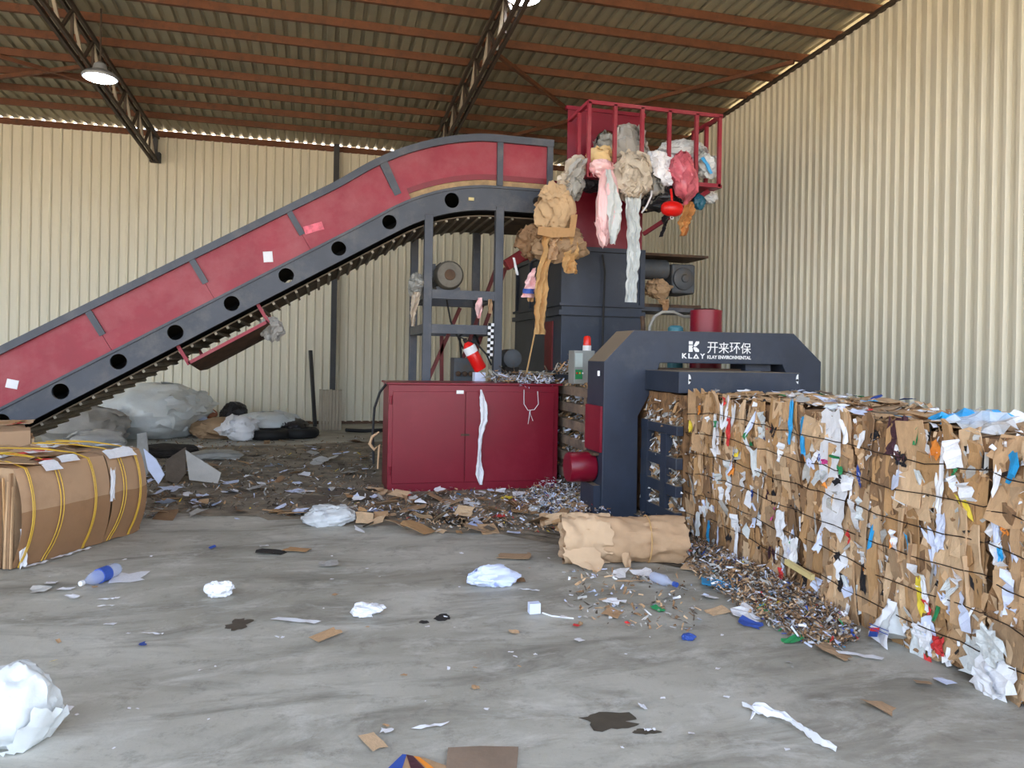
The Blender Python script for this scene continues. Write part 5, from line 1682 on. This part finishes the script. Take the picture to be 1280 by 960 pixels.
# crushed bottle
ba, bb = at_z(103, 738), at_z(146, 720)
bt = thing('plastic_bottle', 'crushed clear plastic bottle with a blue label on the floor', 'bottle', (ba.x, ba.y, 0))
bv = (bb - ba); LB = bv.length; bv.normalize()
b0_ = ba + Vector((0, 0, .05))
MB().lathe(b0_, bv, [(0, .014), (.03, .014), (.06, .03), (.1, .046), (.16, .043), (.2, .048), (LB - .03, .05), (LB, .04)], 18).build('bottle_body', M_BOTTLE, bt, True)
MB().lathe(b0_ + bv * LB * .45, bv, [(0, .051), (LB * .25, .051)], 18).build('bottle_label', M_BLUE, bt)
MB().lathe(b0_ - bv * .02, bv, [(0, .017), (.025, .017)], 12).build('bottle_cap', M_PAPER, bt)
ba, bb = at_z(815, 727), at_z(842, 737)
bt = thing('plastic_bottle', 'crushed clear bottle with a blue cap in front of the kraft roll', 'bottle', (ba.x, ba.y, 0))
bv = (bb - ba); LB = bv.length; bv.normalize()
b0_ = ba + Vector((0, 0, .04))
MB().lathe(b0_, bv, [(0, .03), (.02, .038), (LB - .08, .038), (LB - .03, .014), (LB, .014)], 16).build('bottle_body', M_BOTTLE, bt, True)
MB().lathe(b0_ + bv * LB, bv, [(0, .018), (.03, .018)], 12).build('bottle_cap', M_BLUE, bt)
# white box with a string
g = at_z(669, 768)
wb = MB().box(g.x - .035, g.y, 0.002, g.x + .035, g.y + .05, .065).build('white_carton', M_BLUISH, None, origin=(g.x, g.y, 0)); tag(wb, 'tiny white box standing on the concrete', 'box')
tag(MB().tube([at_z(678, 766, .006), at_z(690, 770, .006), at_z(717, 773, .006)], .005, 5).build('white_stick', M_PAPER, None), 'thin white stick lying right of the tiny white box', 'stick')
# long white film twist at the front right
pts = [at_z(928, 880, .02), at_z(950, 886, .03), at_z(975, 893, .03), at_z(1000, 908, .025), at_z(1025, 925, .02), at_z(1045, 936, .015)]
mb = ribbon(pts, [.015, .075, .06, .034, .034, .012], fwd, 1.5, .012, 3, 34, 8)
tag(mb.build('film_twist', M_PAPER, None, True, fix=False), 'long twisted white film strip on the near right floor', 'plastic')
tag(ribbon([at_z(945, 886, .012), at_z(942, 892, .012), at_z(938, 899, .008)], [.02, .015, .006], right, 1, .004, 2, 6, 4).build('film_tail', M_PAPER, None, True, fix=False), 'short side tail of the long twisted film strip', 'plastic')
# cartons at the bottom edge
M_DULL = mat('dirty_flat_carton', (136, 116, 98), .85, 0, .15, 5, .1)
def flat_poly(px_pts, z0, z1):
    ps = [at_z(px, py) for px, py in px_pts]
    return MB().prism([(p.x, p.y, z0) for p in ps], (0, 0, z1 - z0))
fc1 = flat_poly([(560, 938), (600, 936), (648, 937), (645, 975), (556, 975)], .002, .012)
tag(fc1.build('flat_carton', M_DULL), 'flat dirty brown carton at the bottom edge of the view', 'carton')
fc2 = flat_poly([(478, 970), (503, 946), (530, 950), (562, 962), (562, 975)], .002, .010)
o = tag(fc2.build('flat_carton', M_CARD[0]), 'flat carton with blue and orange bands at the bottom edge', 'carton')
flat_poly([(483, 966), (503, 946.5), (508, 947), (500, 972)], .010, .0125).build('blue_band', M_BLUE, o, label='blue printed band')
flat_poly([(508, 947), (516, 948.5), (538, 972), (516, 972)], .010, .0125).build('dark_band', M_MAROON, o, label='dark printed band')
flat_poly([(518, 949), (524, 950), (550, 970), (542, 972)], .010, .0125).build('orange_band', M_ORANGE, o, label='orange printed band')
lay('carton_strip', 'tan carton strip at the lower left of the bottom cartons', 'carton', CARD_MESH[1], M_CARD[1], 466, 929, 20, .14, .6, 0, .01, sn=.01)
SPEC = [  # name, label, category, mesh, material, px, py, width px
    ('paper_scrap', 'white torn scrap above the tan carton strip at the front', 'paper', PAPER_MESH[2], M_PAPER, 483, 917, 18),
    ('paper_twist', 'white twisted paper lying at the front middle', 'paper', STRIP_MESH[3], M_PAPER, 541, 910, 44),
    ('paper_strip', 'thin white paper strip left of the floor middle', 'paper', STRIP_MESH[0], M_PAPER, 372, 778, 66),
    ('carton_scrap', 'small tan carton scrap right of the thin white strip', 'carton', CARD_MESH[0], M_CARD[0], 408, 796, 34),
    ('carton_strip', 'orange tan carton strip on the floor right of the bale', 'carton', CARD_MESH[2], M_CARD[2], 372, 689, 30),
    ('carton_strip', 'dark strip lying beside the orange tan carton strip', 'carton', CARD_MESH[6], M_DARK, 340, 691, 36),
    ('paper_scrap', 'white scrap lying on the dark strip', 'paper', PAPER_MESH[1], M_PAPER, 330, 684, 14),
    ('paper_scrap', 'pale folded scrap right of the carton strips', 'paper', PAPER_MESH[4], M_GREYPAPER, 410, 706, 30),
    ('carton_strip', 'long flat carton strip in front of the dirt edge', 'carton', CARD_MESH[7], M_CARD[3], 643, 697, 40),
    ('paper_strip', 'white paper strip right of the bluish bag', 'paper', STRIP_MESH[2], M_PAPER, 660, 739, 28),
    ('carton_scrap', 'brown scrap close behind the bluish bag', 'carton', CARD_MESH[4], M_CARD[4], 648, 727, 16),
    ('paper_scrap', 'white scrap before the roll at its middle', 'paper', PAPER_MESH[6], M_PAPER, 775, 719, 30),
    ('paper_scrap', 'larger white scrap before the right end of the roll', 'paper', PAPER_MESH[7], M_PAPER, 805, 718, 28),
    ('carton_strip', 'light strip lying slanted before the roll', 'carton', STRIP_MESH[4], M_CARD[1], 792, 728, 40),
    ('paper_scrap', 'white crumpled scrap in the litter below the roll', 'paper', FILM_MESH[1], M_PAPER, 766, 753, 28),
    ('carton_scrap', 'tan carton scrap in the litter below the roll', 'carton', CARD_MESH[8], M_CARD[0], 766, 768, 30),
    ('green_packet', 'small green and white packet on the floor', 'packet', PAPER_MESH[3], M_GREEN, 822, 763, 16),
    ('red_scrap', 'tiny red scrap on the concrete', 'paper', PAPER_MESH[5], M_REDP, 720, 785, 10),
    ('paper_scrap', 'white curved scrap below the tiny red scrap', 'paper', PAPER_MESH[8], M_PAPER, 725, 803, 14),
    ('carton_scrap', 'beige scrap in the middle of the floor', 'carton', PAPER_MESH[4], M_CARD[1], 642, 792, 16),
    ('brown_leaf', 'brown torn carton piece on the near right floor', 'carton', PAPER_MESH[1], M_CARD[3], 1103, 886, 34),
    ('white_sheet', 'bluish white sheet corner at the foot of the near bale', 'paper', PAPER_MESH[0], M_BLUISH, 1178, 854, 22),
    ('carton_scrap', 'brown scrap left of the sheet at the near bale', 'carton', CARD_MESH[5], M_CARD[3], 1154, 856, 18),
    ('paper_scrap', 'white scrap at the oil stain', 'paper', PAPER_MESH[9], M_PAPER, 803, 886, 12),
    ('paper_twist', 'white twist at the right end of the oil stain', 'paper', STRIP_MESH[5], M_PAPER, 812, 915, 14),
    ('paper_scrap', 'white scrap near the milky bag', 'paper', PAPER_MESH[3], M_PAPER, 84, 890, 15),
    ('blue_scrap', 'small blue and tan scrap on the left floor', 'paper', PAPER_MESH[2], M_BLUE, 178, 808, 12),
    ('paper_scrap', 'white torn strip above the blue and tan scrap', 'paper', STRIP_MESH[1], M_PAPER, 193, 794, 28),
    ('paper_scrap', 'square white scrap on the left floor', 'paper', PAPER_MESH[0], M_PAPER, 136, 783, 13),
    ('paper_scrap', 'white scrap left of the crushed bottle cap', 'paper', PAPER_MESH[9], M_PAPER, 83, 738, 18),
    ('paper_scrap', 'white torn scrap just below the bottle', 'paper', PAPER_MESH[7], M_PAPER, 90, 748, 18),
    ('paper_scrap', 'white scrap left of the bottle', 'paper', PAPER_MESH[6], M_PAPER, 64, 731, 20),
    ('paper_scrap', 'pale scrap nearest the carton bale corner', 'paper', PAPER_MESH[5], M_GREYPAPER, 50, 740, 24),
    ('paper_scrap', 'white scrap pair right below the bottle, upper', 'paper', STRIP_MESH[0], M_PAPER, 133, 751, 22),
    ('paper_scrap', 'white scrap pair right below the bottle, lower', 'paper', STRIP_MESH[3], M_PAPER, 135, 759, 22),
    ('green_leaf', 'tiny yellow green scrap at the left', 'paper', PAPER_MESH[4], M_YELLOW, 67, 829, 10),
    ('blue_scrap', 'tiny blue scrap at mid left floor', 'paper', PAPER_MESH[8], M_BLUE, 266, 686, 9),
    ('paper_strip', 'long white paper strip before the litter pile at the bale foot', 'paper', STRIP_MESH[2], M_PAPER, 1065, 820, 66),
    ('carton_scrap', 'brown scrap crossing the long white strip', 'carton', PAPER_MESH[3], M_CARD[3], 1045, 818, 40),
    ('blue_packet', 'blue packet at the foot of the bale', 'packet', PAPER_MESH[1], M_BLUE, 1046, 800, 24),
    ('green_packet', 'green scrap at the edge of the litter pile', 'packet', PAPER_MESH[6], M_GREEN, 990, 802, 24),
    ('printed_wrapper', 'white wrapper with green and blue print by the litter pile', 'wrapper', FILM_MESH[2], M_PAPER, 935, 770, 46),
    ('blue_wrapper', 'blue tail of the printed wrapper by the litter pile', 'wrapper', PAPER_MESH[7], M_BLUE, 938, 782, 26),
    ('cyan_wrapper', 'blue and cyan bag flat on the litter pile', 'wrapper', FILM_MESH[3], M_CYAN, 905, 732, 60),
    ('paper_scrap', 'white sheet under the blue and cyan bag', 'paper', PAPER_MESH[2], M_PAPER, 886, 748, 24),
    ('carton_scrap', 'tan scrap at the left edge of the litter pile', 'carton', CARD_MESH[1], M_CARD[1], 897, 766, 26),
    ('carton_flap', 'tan carton flap between roll and bale', 'carton', CARD_MESH[2], M_CARD[1], 868, 710, 40),
    ('carton_flap', 'greyish carton flap at the right end of the roll', 'carton', CARD_MESH[6], M_CARD[0], 862, 703, 26),
    ('carton_flap', 'large carton flap before the right end of the cabinet', 'carton', CARD_MESH[4], M_CARD[0], 662, 630, 50),
    ('printed_wrapper', 'yellow and orange printed wrapper before the cabinet', 'wrapper', FILM_MESH[0], M_YELLOW, 634, 623, 18),
    ('paper_scrap', 'white sheet beside the yellow wrapper at the cabinet', 'paper', PAPER_MESH[6], M_PAPER, 652, 620, 30),
    ('paper_scrap', 'white crumpled scrap before the cabinet middle', 'paper', FILM_MESH[4], M_PAPER, 590, 631, 34),
    ('carton_flap', 'brown flap before the left door of the cabinet', 'carton', CARD_MESH[0], M_CARD[3], 557, 629, 36),
    ('carton_flap', 'orange brown flap under the left corner of the cabinet', 'carton', CARD_MESH[3], M_CARD[2], 516, 630, 26),
    ('red_scrap', 'red printed scrap before the cabinet', 'paper', PAPER_MESH[8], M_REDP, 625, 647, 24),
    ('paper_scrap', 'white scrap on the dark dirt before the cabinet', 'paper', PAPER_MESH[3], M_BLUISH, 598, 660, 14),
    ('paper_scrap', 'white scrap at the dirt edge left of the roll', 'paper', PAPER_MESH[9], M_BLUISH, 643, 667, 18),
    ('paper_sheet', 'bluish sheet standing on the dirt left', 'paper', PAPER_MESH[2], M_BLUISH, 249, 599, 16),
    ('paper_sheet', 'bluish white long sheet on the dirt', 'paper', PAPER_MESH[4], M_BLUISH, 288, 604, 26),
    ('paper_sheet', 'white flat sheet below the bluish long sheet', 'paper', PAPER_MESH[0], M_BLUISH, 291, 616, 28),
    ('paper_sheet', 'crumpled white sheet right of the carton bale', 'paper', FILM_MESH[5], M_BLUISH, 218, 612, 30),
    ('paper_sheet', 'small white sheet standing far back on the dirt', 'paper', PAPER_MESH[5], M_PAPER, 312, 581, 12),
    ('paper_sheet', 'white sheet at the far dirt, left of the cabinet', 'paper', PAPER_MESH[7], M_BLUISH, 343, 602, 16),
    ('paper_sheet', 'white sheet on the dirt nearer the cabinet', 'paper', PAPER_MESH[8], M_BLUISH, 374, 615, 20),
    ('paper_sheet', 'white sheet close to the cabinet left corner', 'paper', PAPER_MESH[6], M_BLUISH, 472, 641, 30),
]
for n_, lab, cat, me, m_, px, py, wpx in SPEC:
    r_ = {'paper_strip': 0.1, 'carton_strip': -.1}.get(n_)
    if me in STRIP_MESH:
        g = at_z(px, py); ln = (at_z(px + wpx / 2, py) - at_z(px - wpx / 2, py)).length
        a_ = rnd.uniform(-.4, .4)
        u = -right * sin(a_) + fwd * cos(a_)
        o = put(n_, me, m_, (g.x, g.y, .012), u, (0, 0, 1), max(.015, ln * .14), ln, None, Vector(), .03)
        tag(o, lab, cat)
    else:
        lay(n_, lab, cat, me, m_, px, py, wpx, rot=r_, tilt=.12, z=.014)

# striped white sack at the foot of the middle bale
sp_ = at_z(1102, 812)
sk_ = thing('striped_sack', 'white sack with blue stripes leaning on the foot of the bale', 'sack', (sp_.x, sp_.y, 0))
apx, mid_, bas = at_x(1113, 750, BX0 - .07), at_x(1106, 775, BX0 - .10), at_x(1098, 806, BX0 - .17)
bas.z = .02
sd_ = Vector((-.25, -1, 0)).normalized()
sackr = ribbon([apx, mid_, bas], [.06, .13, .23], sd_, 1.2, .014, 4, 14, 10)
sackr.build('sack_body', M_PAPER, sk_, True)
bk = MB()
bk.tube([apx + Vector((.05, 0, -.03)), mid_ + Vector((.05, 0, 0)), bas + Vector((.09, 0, .03))], [.02, .05, .08], 10)
bk.build('sack_filling', M_MILKY, sk_, True)
up_ = (mid_ - bas).normalized(); nn_ = sd_.cross(up_).normalized()
if nn_.x > 0: nn_ = -nn_
for dz_ in (.045, .065):
    q0 = bas + up_ * dz_ + nn_ * .022
    MB().bar(q0 - sd_ * .095, q0 + sd_ * .095 + up_ * .03, .004, .008, nn_).build('blue_stripe', M_BLUE, sk_)
q0 = bas + up_ * .03 + nn_ * .024 - sd_ * .03
MB().bar(q0, q0 + up_ * .035, .075, .003, nn_).build('printed_panel', M_REDP, sk_, label='red and blue printed panel')
MB().bar(q0 - up_ * .018, q0 + up_ * .012, .075, .004, nn_).build('printed_panel', M_BLUE, sk_)
tag(MB().bar(at_x(983, 702, BX0 - .08), at_x(1016, 722, BX0 - .09), .03, .035).build('wooden_lath', mat('pale_lath', (220, 200, 140), .8), None), 'pale yellow lath stuck against the bale face', 'lath')

# sagging boards and sheets behind the strapped bale
for (pts, m_, lab) in (
        ([(172, 548), (190, 560), (204, 578), (198, 588), (182, 572)], M_BLUISH, 'bluish folded sheet standing behind the strapped bale'),
        ([(160, 548), (172, 546), (184, 590), (176, 606), (166, 580)], M_GREYP, 'grey curled sheet leaning behind the strapped bale'),
        ([(203, 575), (226, 560), (230, 590), (222, 602), (206, 598)], M_SOIL, 'torn brown fibre board right of the strapped bale'),
        ([(226, 562), (275, 588), (272, 600), (236, 596)], M_GREYPAPER, 'flat grey brown board sloping behind the strapped bale')):
    Yq = at_z(pts[-1][0], 606).y
    ps = [at_y(px, py, Yq) for px, py in pts]
    lo = min(p.z for p in ps)
    ps = [p - Vector((0, 0, lo - .005)) for p in ps]
    ps = [Vector((p.x, p.y + p.z * .8, p.z)) for p in ps]
    o = MB().prism(ps, (.005, .012, 0)).build('loose_board', m_, None)
    tag(o, lab, 'board')

# small scraps scattered on the concrete and on the dirt: single things that nothing tells apart
def scatter(n, region, mats_, meshes, smin, smax, name, label, cat, group, seed, zmax=.02, tilt=.25):
    r = random.Random(seed)
    k = 0
    while k < n:
        px, py = region(r)
        g = at_z(px, py)
        if g.x > 3.05 or (X0 - .05 < g.x < X1 + .1 and g.y > YK - .02): continue
        s_ = r.uniform(smin, smax)
        an = r.uniform(0, 2 * pi)
        o = put(name, r.choice(meshes), r.choice(mats_), (g.x, g.y, .006 + s_ * .08 + r.uniform(0, zmax)), (cos(an), sin(an), 0), (r.gauss(0, tilt), r.gauss(0, tilt), 1), s_, s_ * r.uniform(.4, 1), None, Vector(), s_ * .4)
        tag(o, label, cat, group)
        k += 1
ZA = lambda r: (r.uniform(185, 475), 550 + 100 * r.random() ** .8)
ZB = lambda r: (r.uniform(440, 735), r.uniform(612, 668))
ZC = lambda r: (r.uniform(0, 1000), 690 + 260 * r.random() ** 1.6)
ZD = lambda r: (r.uniform(700, 890), r.uniform(712, 790))
for n_, zone, ms_, me_, lo, hi, nm_, lab, cat, grp, sd_, zm, tl in (
        (26, ZA, [M_PAPER], PAPER_MESH, .05, .16, 'paper_scrap', 'small pure white paper scrap lying on the dirt left of the cabinet', 'paper', 'white scraps on the dirt', 61, .03, .25),
        (34, ZA, [M_BLUISH], PAPER_MESH, .05, .17, 'paper_scrap', 'small bluish white paper scrap lying on the dirt left of the cabinet', 'paper', 'bluish scraps on the dirt', 67, .03, .25),
        (22, ZA, [M_GREYPAPER], PAPER_MESH, .06, .2, 'paper_scrap', 'small grey paper scrap lying on the dirt left of the cabinet', 'paper', 'grey scraps on the dirt', 68, .03, .25),
        (32, ZA, M_CARD, CARD_MESH, .07, .26, 'carton_scrap', 'small brown carton scrap trodden into the dirt left of the cabinet', 'carton', 'carton scraps on the dirt', 62, .02, .2),
        (30, ZA, [M_SOIL], CARD_MESH, .08, .3, 'carton_scrap', 'small dirt darkened carton scrap trodden into the dirt left of the cabinet', 'carton', 'dirt darkened scraps on the dirt', 69, .02, .2),
        (36, ZB, [M_PAPER], PAPER_MESH, .04, .13, 'paper_scrap', 'small pure white paper scrap in the litter before the cabinet', 'paper', 'white scraps before the cabinet', 63, .05, .4),
        (26, ZB, [M_BLUISH, M_GREYPAPER], PAPER_MESH, .04, .14, 'paper_scrap', 'small greyish or bluish paper scrap in the litter before the cabinet', 'paper', 'greyish scraps before the cabinet', 70, .05, .4),
        (64, ZB, M_CARD, CARD_MESH, .08, .27, 'carton_scrap', 'small brown carton scrap in the litter before the cabinet', 'carton', 'carton scraps before the cabinet', 64, .05, .35),
        (24, ZB, [M_SOIL], CARD_MESH, .06, .24, 'carton_scrap', 'small dirt darkened carton scrap in the litter before the cabinet', 'carton', 'dirt darkened scraps before the cabinet', 71, .03, .3),
        (60, ZC, [M_PAPER], PAPER_MESH, .012, .032, 'paper_scrap', 'tiny white paper scrap on the bare concrete', 'paper', 'tiny white scraps on the bare concrete', 65, .002, .1),
        (16, ZC, [M_GREYPAPER, M_CARD[0]], PAPER_MESH, .015, .04, 'paper_scrap', 'tiny grey or tan scrap on the bare concrete', 'paper', 'tiny dull scraps on the bare concrete', 72, .002, .1),
        (18, ZD, [M_PAPER, M_BLUISH], PAPER_MESH, .02, .07, 'paper_scrap', 'small white paper scrap in the litter in front of the roll', 'paper', 'white scraps in front of the roll', 66, .004, .2),
        (16, ZD, [M_CARD[1], M_CARD[0], M_GREYPAPER], PAPER_MESH, .02, .08, 'carton_scrap', 'small tan or grey scrap in the litter in front of the roll', 'carton', 'tan scraps in front of the roll', 73, .004, .2)):
    scatter(n_, zone, ms_, me_, lo, hi, nm_, lab, cat, grp, sd_, zm, tl)

# shredded litter piles: nobody could count these
def pile(poly_px, n, mats_, w, label, seed, hmax=.06, name='shredded_litter', big=.065, keep=None, fall=0.0):
    r = random.Random(seed)
    xs = [p[0] for p in poly_px]; ys = [p[1] for p in poly_px]
    def inside(x, y):
        c_ = False
        for i in range(len(poly_px)):
            (xa, ya), (xb, yb) = poly_px[i], poly_px[i - 1]
            if (ya > y) != (yb > y) and x < (xb - xa) * (y - ya) / (yb - ya) + xa: c_ = not c_
        return c_
    pl = []
    while len(pl) < n:
        x, y = r.uniform(min(xs), max(xs)), r.uniform(min(ys), max(ys))
        if not inside(x, y): continue
        g = at_z(x, y)
        if keep and not keep(g): continue
        if fall and r.random() > math.exp(-max(0, BX0 - .05 - g.x) / fall): continue
        su = r.uniform(.004, .018); sv = r.uniform(.012, big)
        pl.append(((g.x, g.y, .008 + r.random() ** 2 * hmax), (r.gauss(0, .6), r.gauss(0, .6), 1), su, sv, r.uniform(0, 6.3), r.choices(range(len(mats_)), w)[0]))
    return stuff_scraps(name, pl, mats_, label, 'litter', seed)
PM = [M_CARD[0], M_CARD[4], M_CARD[1], M_GREYPAPER, M_PAPER, M_BLUISH, M_SOIL, M_BLUE, M_CYAN, M_GREEN, M_REDP, M_YELLOW]
WW = (6, 7, 3, 6, 2.4, 1.8, 8, .4, .25, .15, .15, .15)
pile([(845, 690), (870, 680), (1020, 750), (1075, 800), (1050, 812), (1000, 806), (940, 772), (890, 738), (850, 705)], 6500, PM, WW, 'shredded litter heaped along the foot of the mixed bales', 81, .07, keep=lambda g: g.x < BX0 - .02, fall=.28)
pile([(690, 600), (730, 598), (735, 640), (765, 655), (700, 650), (640, 640)], 2600, PM, (2, 3, 2, 6, 8, 6, 3, .6, .3, .2, .2, .2), 'shredded white litter between the cabinet and the portal frame', 82, .14, keep=lambda g: g.x > X1 or g.y < YK - .03)
pile([(440, 610), (480, 606), (640, 612), (700, 610), (715, 655), (690, 668), (560, 662), (440, 640)], 1900, PM, (5, 7, 3, 5, 1.5, 1.5, 8, .2, .1, .1, .3, .2), 'brown shredded litter along the front of the cabinet', 83, .04, keep=lambda g: not (X0 - .02 < g.x < X1 + .02 and g.y > YK - .03))
pile([(180, 552), (240, 545), (470, 545), (470, 600), (480, 640), (440, 655), (300, 640), (240, 640), (180, 650)], 2000, PM, (4, 7, 1, 5, .8, .8, 12, .1, .1, .1, .1, .2), 'dark shredded litter trodden over the dirt left of the cabinet', 84, .012, big=.10)
pile([(700, 715), (760, 712), (845, 712), (880, 750), (870, 790), (760, 785), (720, 760)], 230, PM, WW, 'thin litter strewn in front of the kraft roll', 85, .008)
pile([(800, 645), (860, 660), (858, 690), (840, 668), (800, 656)], 700, PM, WW, 'litter at the foot of the outlet chamber', 86, .09, keep=lambda g: g.x < 3.3)
